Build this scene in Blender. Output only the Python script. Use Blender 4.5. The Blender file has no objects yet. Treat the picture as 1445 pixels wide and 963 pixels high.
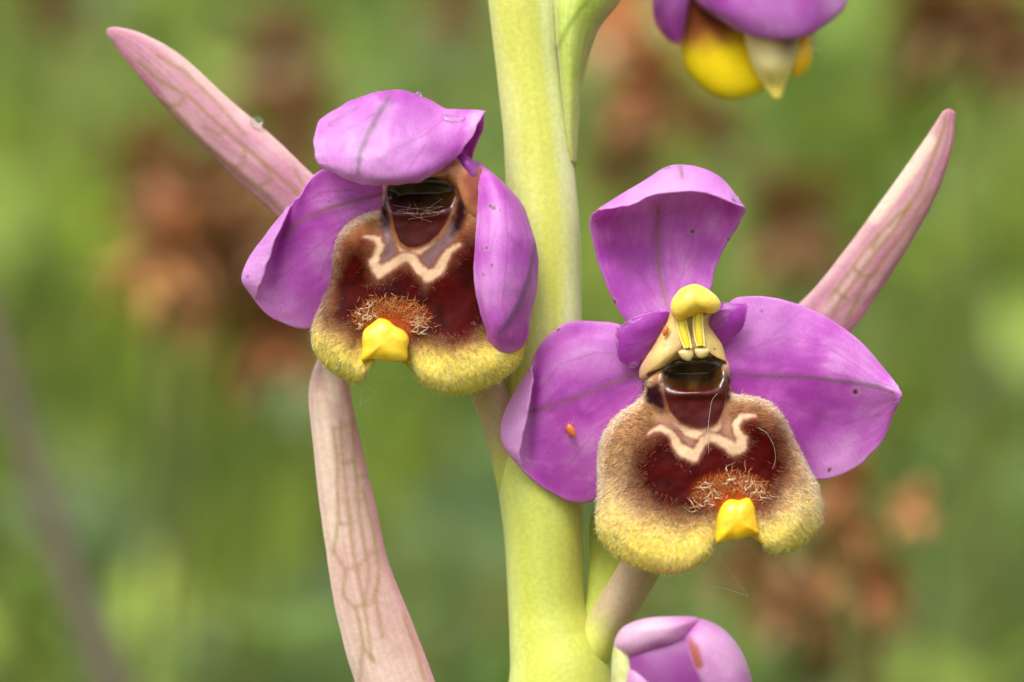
import bpy, math, random
import numpy as np
from mathutils import Vector

# ---------------------------------------------------------------- camera, sky, sun, exposure (1 unit = 1 cm)
sc = bpy.context.scene
sc.unit_settings.system = 'METRIC'
sc.unit_settings.scale_length = 0.01
S = 0.0045            # cm per photo pixel in the plane of focus
DIST = 28.0           # camera to plane of focus
W, H = 1445.0, 963.0
cam = bpy.data.objects.new('camera', bpy.data.cameras.new('camera'))
sc.collection.objects.link(cam); sc.camera = cam
cam.location = (0, -DIST, 0); cam.rotation_euler = (math.radians(90), 0, 0)
cam.data.sensor_width = 36
cam.data.lens = 36 * DIST / (W * S)
cam.data.clip_start = 0.5; cam.data.clip_end = 120000
cam.data.dof.use_dof = True
cam.data.dof.focus_distance = DIST - 0.03
cam.data.dof.aperture_fstop = cam.data.lens * 1e-3 / 0.95     # 0.95 cm wide opening
cam.data.dof.aperture_blades = 0

SUN_EL, SUN_AZ = math.radians(58), math.radians(-28)           # high, from behind the camera's left shoulder
w = bpy.data.worlds.new('World'); sc.world = w; w.use_nodes = True
nt = w.node_tree; bg = nt.nodes['Background']
sky = nt.nodes.new('ShaderNodeTexSky'); sky.sky_type = 'NISHITA'; sky.sun_disc = False
sky.sun_elevation = SUN_EL; sky.sun_rotation = math.radians(180) - SUN_AZ
sky.dust_density = 6.0; sky.air_density = 1.4; sky.ozone_density = 1.0
hs = nt.nodes.new('ShaderNodeHueSaturation'); hs.inputs['Saturation'].default_value = 0.10
nt.links.new(sky.outputs[0], hs.inputs['Color']); nt.links.new(hs.outputs[0], bg.inputs['Color'])
bg.inputs['Strength'].default_value = 0.14
sun = bpy.data.objects.new('sun', bpy.data.lights.new('sun', 'SUN'))
sc.collection.objects.link(sun)
sun.data.energy = 1.4; sun.data.angle = math.radians(22); sun.data.color = (1.0, 0.95, 0.87)
sd = Vector((math.sin(SUN_AZ) * math.cos(SUN_EL), -math.cos(SUN_AZ) * math.cos(SUN_EL), math.sin(SUN_EL)))
sun.rotation_euler = sd.to_track_quat('Z', 'Y').to_euler(); sun.location = sd * 60
sc.view_settings.view_transform = 'Standard'; sc.view_settings.look = 'None'
sc.view_settings.gamma = 1; sc.view_settings.exposure = 0.66
sc.render.engine = 'CYCLES'
sc.cycles.use_denoising = True
sc.cycles.max_bounces = 7; sc.cycles.transparent_max_bounces = 8
sc.cycles.caustics_reflective = False; sc.cycles.caustics_refractive = True
sc.cycles.sample_clamp_indirect = 6

rng = np.random.default_rng(7)
random.seed(7)

# ---------------------------------------------------------------- helpers
def lin(r, g, b, k=1.0):
    c = np.array([r, g, b], float) / 255
    return np.where(c <= 0.04045, c / 12.92, ((c + 0.055) / 1.055) ** 2.4) * k

def world(P):
    """photo pixel + depth in pixels behind the plane of focus -> centimetres"""
    P = np.asarray(P, float); z = DIST + P[..., 2] * S
    return np.stack([(P[..., 0] - W / 2) * S * z / DIST, P[..., 2] * S, (H / 2 - P[..., 1]) * S * z / DIST], -1)

def hash3(i, seed):
    i = i.astype(np.int64)
    n = (i[..., 0] * 374761393 + i[..., 1] * 668265263 + i[..., 2] * 2147483647 + seed * 1274126177) & 0x7fffffff
    n = ((n ^ (n >> 13)) * 1274126177) & 0x7fffffff
    n = ((n ^ (n >> 16)) * 374761393) & 0x7fffffff
    return (n & 0xffff) / 65535.0

def vnoise(p, seed=0):
    p = np.asarray(p, float); i = np.floor(p); f = p - i; f = f * f * (3 - 2 * f)
    r = 0
    for a in (0, 1):
        for b in (0, 1):
            for c in (0, 1):
                k = np.where(a, f[..., 0], 1 - f[..., 0]) * np.where(b, f[..., 1], 1 - f[..., 1]) * np.where(c, f[..., 2], 1 - f[..., 2])
                r = r + k * hash3(i + np.array([a, b, c]), seed)
    return r

def fnoise(x, y, z=0.0, seed=0, oct=3):
    x = np.asarray(x, float); p = np.stack([x, np.broadcast_to(y, x.shape), np.broadcast_to(z, x.shape)], -1)
    r = 0; a = 1; t = 0
    for o in range(oct):
        r = r + a * vnoise(p * 2 ** o + o * 17.3, seed + o); t += a; a *= 0.5
    return r / t

def sstep(a, b, x):
    t = np.clip((x - a) / (b - a), 0, 1); return t * t * (3 - 2 * t)

def mix(a, b, t):
    t = np.asarray(t)[..., None]; return a * (1 - t) + b * t

def seg_dist(x, y, pts):
    """distance to a polyline, with the local width (third column) subtracted"""
    best = np.full(np.shape(x), 1e9); pts = np.asarray(pts, float)
    if pts.shape[1] == 2: pts = np.c_[pts, np.zeros(len(pts))]
    for a, b in zip(pts[:-1], pts[1:]):
        dx, dy = b[0] - a[0], b[1] - a[1]
        t = np.clip(((x - a[0]) * dx + (y - a[1]) * dy) / max(dx * dx + dy * dy, 1e-9), 0, 1)
        best = np.minimum(best, np.hypot(x - a[0] - t * dx, y - a[1] - t * dy) - (a[2] + t * (b[2] - a[2])))
    return best

def poly_sdf(x, y, pts):
    pts = np.asarray(pts, float)[:, :2]; ins = np.zeros(np.shape(x), bool)
    d = seg_dist(x, y, np.vstack([pts, pts[:1]]))
    for a, b in zip(pts, np.roll(pts, -1, 0)):
        c = (a[1] > y) != (b[1] > y)
        xi = (b[0] - a[0]) * (y - a[1]) / (b[1] - a[1] if abs(b[1] - a[1]) > 1e-9 else 1e-9) + a[0]
        ins ^= c & (x < xi)
    return np.where(ins, -d, d)

def smooth_line(pts, n, closed=False):
    P = np.asarray(pts, float)
    if closed: P = np.vstack([P[-1:], P, P[:2]])
    else: P = np.vstack([2 * P[0] - P[1], P, 2 * P[-1] - P[-2]])
    m = len(P) - 3
    t = np.linspace(0, m, n, endpoint=not closed); k = np.minimum(t.astype(int), m - 1); f = (t - k)[:, None]
    a, b, c, d = P[k], P[k + 1], P[k + 2], P[k + 3]
    return 0.5 * (2 * b + (c - a) * f + (2 * a - 5 * b + 4 * c - d) * f ** 2 + (3 * b - a - 3 * c + d) * f ** 3)

def smooth_net(net, nu, nv):
    N = np.asarray(net, float)
    A = np.stack([smooth_line(N[i], nv) for i in range(len(N))])
    return np.stack([smooth_line(A[:, j], nu) for j in range(nv)], 1)

def grid_normals(G):
    du = np.gradient(G, axis=0); dv = np.gradient(G, axis=1)
    n = np.cross(du, dv); return n / np.maximum(np.linalg.norm(n, axis=-1, keepdims=True), 1e-9)

def make_mesh(name, V, F, mat, parent=None, col=None, rough=None, uv=None, is_world=False, smooth=True, closed=True):
    V = np.asarray(V, float).reshape(-1, 3); V = V if is_world else world(V)
    me = bpy.data.meshes.new(name)
    if isinstance(F, np.ndarray): F = [F]
    if closed:                                                # faces must point outwards
        vol = 0.0; Vc = V - V.mean(0)
        for f in F:
            for k in range(1, f.shape[1] - 1): vol += np.einsum('ij,ij->i', Vc[f[:, 0]], np.cross(Vc[f[:, k]], Vc[f[:, k + 1]])).sum()
        if vol < 0: F = [f[:, ::-1] for f in F]
    tot = [np.full(len(f), f.shape[1]) for f in F]; loops = np.concatenate([f.ravel() for f in F]); tot = np.concatenate(tot)
    me.vertices.add(len(V)); me.vertices.foreach_set('co', V.astype(np.float32).ravel())
    me.loops.add(len(loops)); me.loops.foreach_set('vertex_index', loops.astype(np.int32))
    me.polygons.add(len(tot)); me.polygons.foreach_set('loop_start', (np.cumsum(tot) - tot).astype(np.int32))
    me.polygons.foreach_set('use_smooth', np.full(len(tot), smooth))
    if col is not None:
        a = me.attributes.new('Col', 'FLOAT_COLOR', 'POINT')
        a.data.foreach_set('color', np.c_[np.asarray(col).reshape(-1, 3), np.ones(len(V))].astype(np.float32).ravel())
    if rough is not None:
        a = me.attributes.new('Rough', 'FLOAT', 'POINT'); a.data.foreach_set('value', np.asarray(rough, np.float32).ravel())
    me.update(calc_edges=True); me.validate()
    me.materials.append(mat)
    o = bpy.data.objects.new(name, me); sc.collection.objects.link(o)
    if parent is not None:
        o.parent = parent; o.matrix_parent_inverse = parent.matrix_world.inverted()
    return o

def empty(name, P, parent=None, is_world=False):
    o = bpy.data.objects.new(name, None); sc.collection.objects.link(o); o.empty_display_size = 0.2
    loc = Vector(P if is_world else world(np.array(P, float)).tolist())
    o.location = loc
    if parent is not None:
        o.parent = parent; o.location = loc - parent.matrix_world.translation
    bpy.context.view_layer.update()
    return o

def tag(o, label=None, cat=None, group=None, kind=None):
    if label: o['label'] = label
    if cat: o['category'] = cat
    if group: o['group'] = group
    if kind: o['kind'] = kind
    return o

def quad_grid(n, m, off=0, flip=False, wrap=False):
    i, j = np.meshgrid(np.arange(n - 1), np.arange(m if wrap else m - 1), indexing='ij')
    j2 = (j + 1) % m
    q = np.stack([i * m + j, (i + 1) * m + j, (i + 1) * m + j2, i * m + j2], -1).reshape(-1, 4) + off
    return q[:, ::-1] if flip else q

def flatten(net, k):
    N = np.array(net, float); m = N[:, :, 2].max(1, keepdims=True); N[:, :, 2] = m + (N[:, :, 2] - m) * k; return N

def sheet(name, net, mat, parent, colour, nu=90, nv=70, thick=5.0, wave=2.0, wfreq=0.02, seed=0, rough=0.45, edge=0.0):
    """a fleshy sheet through a net of control points: two skins joined round the rim"""
    G = smooth_net(net, nu, nv)
    u, v = np.meshgrid(np.linspace(0, 1, nu), np.linspace(0, 1, nv), indexing='ij')
    n = grid_normals(G)
    G = G + n * ((fnoise(G[..., 0] * wfreq, G[..., 1] * wfreq, G[..., 2] * wfreq, seed + 50) - 0.5) * 2 * wave)[..., None]
    if edge:   # fine unevenness of the rim
        e = np.maximum(np.abs(2 * v - 1) ** 6, u ** 10)
        G = G + (e * (fnoise(u * 14, v * 12, seed, seed + 9, 2) - 0.5) * edge)[..., None] * np.array([1, 1, .4])
    n = grid_normals(G)
    t = thick * 0.5 * (0.35 + 0.65 * np.sqrt(np.clip(1 - np.abs(2 * v - 1) ** 6, 0, 1))) * (0.45 + 0.55 * np.sqrt(np.clip(1 - u ** 12, 0, 1)))
    A = G + n * t[..., None]; B = G - n * t[..., None]
    if np.abs(n[..., 1]).sum() < 0: pass
    V = np.concatenate([A.reshape(-1, 3), B.reshape(-1, 3)]); N = nu * nv
    idx = np.arange(N).reshape(nu, nv)
    rim = np.concatenate([idx[0, :-1], idx[:-1, -1], idx[-1, :0:-1], idx[:0:-1, 0]])
    r2 = np.roll(rim, -1)
    F = [quad_grid(nu, nv), quad_grid(nu, nv, N, True), np.stack([rim, rim + N, r2 + N, r2], -1)[:, ::-1]]
    ca, ra = colour(A[..., 0], A[..., 1], A[..., 2], u, v, n), None
    cb = colour(B[..., 0], B[..., 1], B[..., 2], u, v, -n)
    c = np.concatenate([ca.reshape(-1, 3), cb.reshape(-1, 3)])
    o = make_mesh(name, V, F, mat, parent, c)
    return o, (A, B, n, u, v)

def swell(name, outline, centre, d0, hf, hb, mat, parent, colour, rings=60, spokes=200, p=2.0, q=0.5, disp=None, rough=None, slope=(0, 0), smooth_outline=True, bend=None):
    """a closed body with a given outline, bulging to the front and back; returns its front grid too"""
    O = smooth_line(outline, spokes, True) if smooth_outline else np.asarray(outline, float)
    c = np.asarray(centre, float)
    rho = np.sin(np.linspace(0.0, 1, rings) * math.pi / 2); rho[0] = 0.004
    R = rho[:, None]
    X = c[0] + R * (O[None, :, 0] - c[0]); Y = c[1] + R * (O[None, :, 1] - c[1])
    prof = np.clip(1 - R ** p, 0, 1) ** q + 0 * X
    base = d0 + slope[0] * (X - c[0]) + slope[1] * (Y - c[1])
    if bend is not None: base = base + bend(Y)
    Df = base - hf * prof
    if disp is not None: Df = Df + disp(X, Y, R + 0 * X) * np.clip((1 - R) * 8, 0, 1)
    Db = base + hb * prof
    F_ = np.stack([X, Y, Df], -1); B_ = np.stack([X, Y, Db], -1)[:-1][::-1]
    G = np.concatenate([F_, B_]); n_r = len(G)
    V = G.reshape(-1, 3)
    q1 = quad_grid(n_r, spokes, 0, False, True)
    V = np.vstack([V, [[c[0], c[1], F_[0, :, 2].mean()]], [[c[0], c[1], B_[-1, :, 2].mean()]]])
    a = np.arange(spokes); b = (a + 1) % spokes; L = (n_r - 1) * spokes
    t1 = np.stack([np.full(spokes, len(V) - 2), a, b], -1); t2 = np.stack([np.full(spokes, len(V) - 1), L + b, L + a], -1)
    ctr = np.array(G[0]).mean(0)
    # orient outwards: the front must face the camera (negative depth)
    e1 = F_[3, 0] - F_[2, 0]; e2 = F_[2, 1] - F_[2, 0]
    V_w = world(V)
    nrm = np.cross(V_w[q1[3, 1]] - V_w[q1[3, 0]], V_w[q1[3, 2]] - V_w[q1[3, 0]])
    if nrm[1] > 0: q1 = q1[:, ::-1]
    n2 = np.cross(V_w[t1[5, 1]] - V_w[t1[5, 0]], V_w[t1[5, 2]] - V_w[t1[5, 0]])
    if n2[1] > 0: t1 = t1[:, ::-1]; t2 = t2[:, ::-1]
    rr = np.concatenate([R + 0 * X, (R + 0 * X)[:-1][::-1] * 0 + 1.0]).reshape(-1); rr = np.r_[rr, 0, 1]
    col = colour(V[:, 0], V[:, 1], V[:, 2], rr)
    rg = rough(V[:, 0], V[:, 1], rr) if rough is not None else None
    o = make_mesh(name, V, [q1, np.vstack([t1, t2])], mat, parent, col, rg)
    return o, F_, R + 0 * X

def tubes(name, lines, mat, parent=None, cols=None, sides=8, cap=True, is_world=False, ell=None):
    """lines: list of (n,4) arrays x,y,depth,radius; every tube gets a rounded taper from its radii"""
    Vs, Fs, Cs = [], [], []; off = 0
    for k, L in enumerate(lines):
        L = np.asarray(L, float); P = L[:, :3]; r = L[:, 3]; n = len(L)
        T = np.gradient(P, axis=0); T /= np.maximum(np.linalg.norm(T, axis=1, keepdims=True), 1e-9)
        ref = np.array([0, 0, 1.0]) if abs(T[:, 2]).mean() < 0.8 else np.array([0, 1.0, 0])
        A = np.cross(T, ref); A /= np.maximum(np.linalg.norm(A, axis=1, keepdims=True), 1e-9); B = np.cross(T, A)
        th = np.linspace(0, 2 * math.pi, sides, endpoint=False)
        V = P[:, None] + r[:, None, None] * (np.cos(th)[None, :, None] * A[:, None] + np.sin(th)[None, :, None] * B[:, None])
        Vs.append(V.reshape(-1, 3)); Fs.append(quad_grid(n, sides, off, True, True))
        if cols is not None: Cs.append(np.broadcast_to(np.asarray(cols[k]).reshape(-1, 1, 3) if np.ndim(cols[k]) > 1 else np.asarray(cols[k]), (n, sides, 3)).reshape(-1, 3))
        off += n * sides
    return make_mesh(name, np.vstack(Vs), np.vstack(Fs), mat, parent, np.vstack(Cs) if cols is not None else None, is_world=is_world)

# ---------------------------------------------------------------- materials
def new_mat(name):
    m = bpy.data.materials.new(name); m.use_nodes = True
    return m, m.node_tree, m.node_tree.nodes['Principled BSDF']

def col_mat(name, rough=0.5, sss=0.0, radius=(0.1, 0.06, 0.05), scale=0.1, trans=0.0, sheen=0.0, bump=0.0, bscale=60.0, var=0.12, vscale=25.0, rough_attr=False, coat=0.0, spec=0.5, cells=False):
    m, t, b = new_mat(name); L = t.links.new
    a = t.nodes.new('ShaderNodeAttribute'); a.attribute_name = 'Col'
    tc = t.nodes.new('ShaderNodeTexCoord')
    no = t.nodes.new('ShaderNodeTexNoise'); no.inputs['Scale'].default_value = vscale; no.inputs['Detail'].default_value = 4
    L(tc.outputs['Object'], no.inputs['Vector'])
    mr = t.nodes.new('ShaderNodeMapRange'); mr.inputs['From Min'].default_value = 0.3; mr.inputs['From Max'].default_value = 0.7
    mr.inputs['To Min'].default_value = 1 - var; mr.inputs['To Max'].default_value = 1 + var
    L(no.outputs[0], mr.inputs['Value'])
    mx = t.nodes.new('ShaderNodeVectorMath'); mx.operation = 'SCALE'
    L(a.outputs['Color'], mx.inputs[0]); L(mr.outputs[0], mx.inputs['Scale'])
    L(mx.outputs[0], b.inputs['Base Color'])
    b.inputs['Roughness'].default_value = rough; b.inputs['Specular IOR Level'].default_value = spec
    if rough_attr:
        r = t.nodes.new('ShaderNodeAttribute'); r.attribute_name = 'Rough'; L(r.outputs['Fac'], b.inputs['Roughness'])
        sp = t.nodes.new('ShaderNodeMapRange'); sp.inputs['From Min'].default_value = 0.1; sp.inputs['From Max'].default_value = 0.5; sp.inputs['To Min'].default_value = 0.6; sp.inputs['To Max'].default_value = 0.04
        L(r.outputs['Fac'], sp.inputs['Value']); L(sp.outputs[0], b.inputs['Specular IOR Level'])
    if sss:
        b.inputs['Subsurface Weight'].default_value = sss; b.inputs['Subsurface Radius'].default_value = radius; b.inputs['Subsurface Scale'].default_value = scale
    b.inputs['Sheen Weight'].default_value = sheen; b.inputs['Sheen Roughness'].default_value = 0.4
    b.inputs['Coat Weight'].default_value = coat; b.inputs['Coat Roughness'].default_value = 0.15
    if bump:
        if cells:
            n2 = t.nodes.new('ShaderNodeTexVoronoi'); n2.inputs['Scale'].default_value = bscale
            L(tc.outputs['Object'], n2.inputs['Vector']); out = n2.outputs['Distance']
        else:
            n2 = t.nodes.new('ShaderNodeTexNoise'); n2.inputs['Scale'].default_value = bscale; n2.inputs['Detail'].default_value = 3
            L(tc.outputs['Object'], n2.inputs['Vector']); out = n2.outputs[0]
        bp = t.nodes.new('ShaderNodeBump'); bp.inputs['Strength'].default_value = bump; bp.inputs['Distance'].default_value = 0.01
        L(out, bp.inputs['Height']); L(bp.outputs[0], b.inputs['Normal'])
    if trans:
        tr = t.nodes.new('ShaderNodeBsdfTranslucent'); L(mx.outputs[0], tr.inputs['Color'])
        ms = t.nodes.new('ShaderNodeMixShader'); ms.inputs[0].default_value = trans
        L(b.outputs[0], ms.inputs[1]); L(tr.outputs[0], ms.inputs[2]); L(ms.outputs[0], t.nodes['Material Output'].inputs[0])
    return m

M_PETAL = col_mat('petal', 0.36, 0.25, (0.6, 0.25, 0.6), 0.06, 0.40, 0.2, 0.15, 130, 0.09, 60, cells=True, spec=0.5)
M_BRACT = col_mat('bract', 0.55, 0.2, (0.6, 0.4, 0.3), 0.06, 0.15, 0.2, 0.25, 50, 0.08, 30, spec=0.35)
M_STEM = col_mat('stem', 0.45, 0.35, (0.5, 0.6, 0.15), 0.12, 0.0, 0.1, 0.22, 70, 0.08, 30, spec=0.35)
M_LIP = col_mat('lip', 0.6, 0.1, (0.5, 0.2, 0.1), 0.05, 0.0, 0.0, 0.10, 80, 0.10, 60, rough_attr=True, spec=0.45)
M_HAIR = col_mat('lip_hair', 0.45, 0.0, trans=0.35, var=0.05, spec=0.3)
M_FLESH = col_mat('column_flesh', 0.38, 0.4, (0.6, 0.4, 0.15), 0.07, 0.0, 0.0, 0.12, 60, 0.08, 40, spec=0.5)
M_WAX = col_mat('appendage_wax', 0.33, 0.5, (0.6, 0.4, 0.05), 0.08, 0.0, 0.0, 0.15, 55, 0.07, 40, spec=0.5)
M_DRY = col_mat('dry_plant', 0.7, 0.0, trans=0.25, var=0.15, vscale=4)
M_GRASS = col_mat('grass_blade', 0.5, 0.0, trans=0.30, var=0.10, vscale=2)
M_MITE = col_mat('mite_shell', 0.3, 0.3, (0.5, 0.3, 0.1), 0.03, var=0.1, vscale=60)

def glass(name, tint=(1, 1, 1)):
    m, t, b = new_mat(name)
    b.inputs['Base Color'].default_value = (*tint, 1); b.inputs['Transmission Weight'].default_value = 1; b.inputs['IOR'].default_value = 1.33; b.inputs['Roughness'].default_value = 0.0
    return m
M_WATER = glass('water')
def film_mat():
    m, t, b = new_mat('wet_film'); t.nodes.remove(b); L = t.links.new
    fr = t.nodes.new('ShaderNodeFresnel'); fr.inputs['IOR'].default_value = 1.45
    g = t.nodes.new('ShaderNodeBsdfGlossy'); g.inputs['Roughness'].default_value = 0.06
    tr = t.nodes.new('ShaderNodeBsdfTransparent'); ms = t.nodes.new('ShaderNodeMixShader')
    L(fr.outputs[0], ms.inputs[0]); L(tr.outputs[0], ms.inputs[1]); L(g.outputs[0], ms.inputs[2]); L(ms.outputs[0], t.nodes['Material Output'].inputs[0])
    return m
M_FILM = film_mat()
def silk():
    m, t, b = new_mat('silk'); b.inputs['Base Color'].default_value = (0.55, 0.5, 0.44, 1); b.inputs['Roughness'].default_value = 0.3
    return m
M_SILK = silk()
def gel():
    m, t, b = new_mat('gel')
    b.inputs['Base Color'].default_value = (0.74, 0.58, 0.27, 1); b.inputs['Transmission Weight'].default_value = 0.12
    b.inputs['Roughness'].default_value = 0.12; b.inputs['IOR'].default_value = 1.38
    b.inputs['Subsurface Weight'].default_value = 0.3; b.inputs['Subsurface Scale'].default_value = 0.03
    return m
M_GEL = gel()

# ---------------------------------------------------------------- ground and meadow
GZ = -14.0
def ground_z(x, y):
    y = np.asarray(y, float); x = np.asarray(x, float)
    up = np.where(y < 6, 0, np.where(y < 130, 0.29 * (y - 6), 0.29 * 124 + 0.03 * (np.minimum(y, 6000) - 130)))
    return GZ + up + (fnoise(x * 0.12, y * 0.12, 0, 3) - 0.5) * 1.2

gx = np.r_[-60000, -9000, -1500, -400, np.linspace(-150, 150, 61), 400, 1500, 9000, 60000]
gy = np.r_[-60000, -9000, -1500, -300, np.linspace(-60, 160, 61), 400, 1500, 6000, 60000]
GX, GY = np.meshgrid(gx, gy, indexing='ij')
gm, gt, gb = new_mat('soil_and_moss')
n1 = gt.nodes.new('ShaderNodeTexNoise'); n1.inputs['Scale'].default_value = 0.35; n1.inputs['Detail'].default_value = 6
tc = gt.nodes.new('ShaderNodeTexCoord'); gt.links.new(tc.outputs['Object'], n1.inputs['Vector'])
cr = gt.nodes.new('ShaderNodeValToRGB'); cr.color_ramp.elements[0].position = 0.35; cr.color_ramp.elements[1].position = 0.65
cr.color_ramp.elements[0].color = (0.10, 0.085, 0.035, 1); cr.color_ramp.elements[1].color = (0.11, 0.17, 0.03, 1)
gt.links.new(n1.outputs[0], cr.inputs[0]); gt.links.new(cr.outputs[0], gb.inputs['Base Color']); gb.inputs['Roughness'].default_value = 0.9
tag(make_mesh('ground', np.stack([GX, GY, ground_z(GX, GY)], -1), quad_grid(len(gx), len(gy)), gm, is_world=True, closed=False), kind='structure')

def grass_blades(n):
    y = 3 + 115 * rng.random(n) ** 0.8
    half = 14 + 0.34 * y
    x = (rng.random(n) * 2 - 1) * half
    g = ground_z(x, y)
    h = rng.uniform(5.0, 11.0, n)
    lim = -3.4 - 0.05 * y + np.where(y > 16, 40, 0)         # the tall blades stand well behind the orchid
    h = np.minimum(h, np.maximum(lim - g, 2.5))
    wd = rng.uniform(0.10, 0.34, n) * np.where(rng.random(n) < 0.10, 2.6, 1)
    az = rng.random(n) * 2 * math.pi; lean = rng.uniform(0.1, 1.5, n) * h
    fa = rng.random(n) * math.pi
    t = np.linspace(0, 1, 5)
    cx = x[:, None] + np.cos(az)[:, None] * lean[:, None] * t ** 2
    cy = y[:, None] + np.sin(az)[:, None] * lean[:, None] * t ** 2
    cz = g[:, None] - 0.3 + h[:, None] * (t - 0.22 * (lean / h)[:, None] * t ** 2)
    wt = wd[:, None] * np.array([0.7, 1.0, 0.95, 0.65, 0.05]) * 0.5
    ax, ay = np.cos(fa)[:, None] * wt, np.sin(fa)[:, None] * wt
    Lf = np.stack([cx - ax, cy - ay, cz], -1); Rt = np.stack([cx + ax, cy + ay, cz], -1)
    V = np.stack([Lf, Rt], 2)                                # n,5,2,3
    q = np.array([[2 * i, 2 * i + 1, 2 * i + 3, 2 * i + 2] for i in range(4)])
    F = (np.arange(n)[:, None, None] * 10 + q).reshape(-1, 4)
    z = fnoise(x * 0.22, y * 0.16, 0, 21, 2); r = rng.random(n)
    c = mix(lin(84, 106, 46)[None], lin(138, 156, 44)[None], sstep(0.35, 0.68, z))
    c = mix(c, lin(116, 140, 92)[None], (r < 0.22) * 0.8)     # pale blue-green blades
    c = mix(c, lin(150, 128, 78)[None], (r > 0.90) * 0.8)     # withered blades
    c = c * rng.uniform(0.95, 1.75, n)[:, None]
    C = np.repeat(c, 10, 0)
    o = make_mesh('grass', V.reshape(-1, 3), F, M_GRASS, is_world=True, col=C, closed=False)
    tag(o, 'blurred green meadow grass behind the orchid', 'grass', kind='stuff')
grass_blades(11000)
def meadow_leaves(n):
    y = 12 + 100 * rng.random(n) ** 0.85; x = (rng.random(n) * 2 - 1) * (14 + 0.34 * y); z = ground_z(x, y) + rng.uniform(1, 9, n)
    r = rng.uniform(0.3, 0.85, n)
    a = rng.normal(size=(n, 3)) + [0, -.4, 1.0]; a /= np.linalg.norm(a, axis=1, keepdims=True)
    e = np.cross(a, rng.normal(size=(n, 3))); e /= np.linalg.norm(e, axis=1, keepdims=True); f = np.cross(a, e)
    th = np.linspace(0, 2 * math.pi, 8, endpoint=False)
    c = np.stack([x, y, z], -1)
    ring = c[:, None] + r[:, None, None] * (np.cos(th)[None, :, None] * e[:, None] * 1.3 + np.sin(th)[None, :, None] * f[:, None] * 0.8) + a[:, None] * (0.2 * r[:, None, None] * np.cos(th * 2)[None, :, None])
    V = np.concatenate([c[:, None], ring], 1)
    t = np.array([[0, 1 + i, 1 + (i + 1) % 8] for i in range(8)])
    F = (np.arange(n)[:, None, None] * 9 + t).reshape(-1, 3)
    zn = fnoise(x * .2, y * .15, 0, 41, 2)
    col = mix(lin(104, 136, 62)[None], lin(158, 178, 66)[None], sstep(.35, .65, zn)); col = mix(col, lin(142, 168, 122)[None], (rng.random(n) < .2) * .8) * rng.uniform(.55, 1.15, n)[:, None]
    tag(make_mesh('meadow_leaves', V.reshape(-1, 3), F, M_GRASS, is_world=True, col=np.repeat(col, 9, 0), closed=False), 'blurred small green leaves among the grass behind the orchid', 'leaves', kind='stuff')
meadow_leaves(4200)

# withered flower heads far behind, each on its own stalk
def dry_head(px, py, Y, size, tone, label, tall=1.25):
    Y = Y * 1.3
    c = world(np.array([px, py, Y / S])); k = (DIST + Y) / DIST * S
    r = size * 1.5 * k
    gz = float(ground_z(c[0], Y)) - 0.2
    root = empty('withered_flower', (c[0], Y, gz), is_world=True)
    tag(root, label, 'dead flower', 'withered brown flower heads in the meadow')
    n = 44
    rs = np.random.default_rng(int(px * 7 + py))
    Vs, Cs, Fs = [], [], []; off = 0
    for i in range(n):                                        # crumpled dry florets round a short axis
        th = rs.random() * 2 * math.pi; el = rs.uniform(-0.7, 1.1)
        d = np.array([math.cos(th) * math.cos(el), math.sin(th) * math.cos(el), math.sin(el) * tall])
        ln = r * rs.uniform(0.75, 1.15); wd = r * rs.uniform(0.28, 0.45)
        sd_ = np.cross(d, [0.1, 0.2, 1.0]); sd_ /= np.linalg.norm(sd_); up = np.cross(sd_, d)
        tt = np.linspace(0, 1, 5); ww = np.array([0.35, 0.9, 1.0, 0.7, 0.1]) * wd * 0.5
        ctr = np.array([c[0], Y, c[2]]) + d[None] * (tt * ln)[:, None] - np.array([0, 0, 1]) * (tt ** 2 * ln * rs.uniform(0, .5))[:, None]
        curl = up[None] * (ww * rs.uniform(-0.6, 0.6))[:, None]
        V = np.stack([ctr - sd_ * ww[:, None] + curl, ctr, ctr + sd_ * ww[:, None] + curl], 1)
        Vs.append(V.reshape(-1, 3)); Fs.append(quad_grid(5, 3, off)); off += 15
        Cs.append(np.repeat((tone * rs.uniform(0.6, 1.4) * np.array([1, rs.uniform(.85, 1.1), rs.uniform(.7, 1.1)]))[None], 15, 0))
    make_mesh('flower_head', np.vstack(Vs), np.vstack(Fs), M_DRY, root, np.vstack(Cs), is_world=True, closed=False)
    bend = rs.uniform(-1.0, 1.0)
    t = np.linspace(0, 1, 10)
    st = np.stack([c[0] + bend * (1 - t) * t * 2, Y + 0 * t, gz + (c[2] - gz) * t, 0.05 + 0 * t], -1)
    tubes('stalk', [st], M_DRY, root, [lin(120, 124, 62)], 6, is_world=True)
OB, DB, GB, LB = lin(178, 124, 82), lin(154, 114, 78), lin(160, 132, 104), lin(244, 190, 146)
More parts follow.
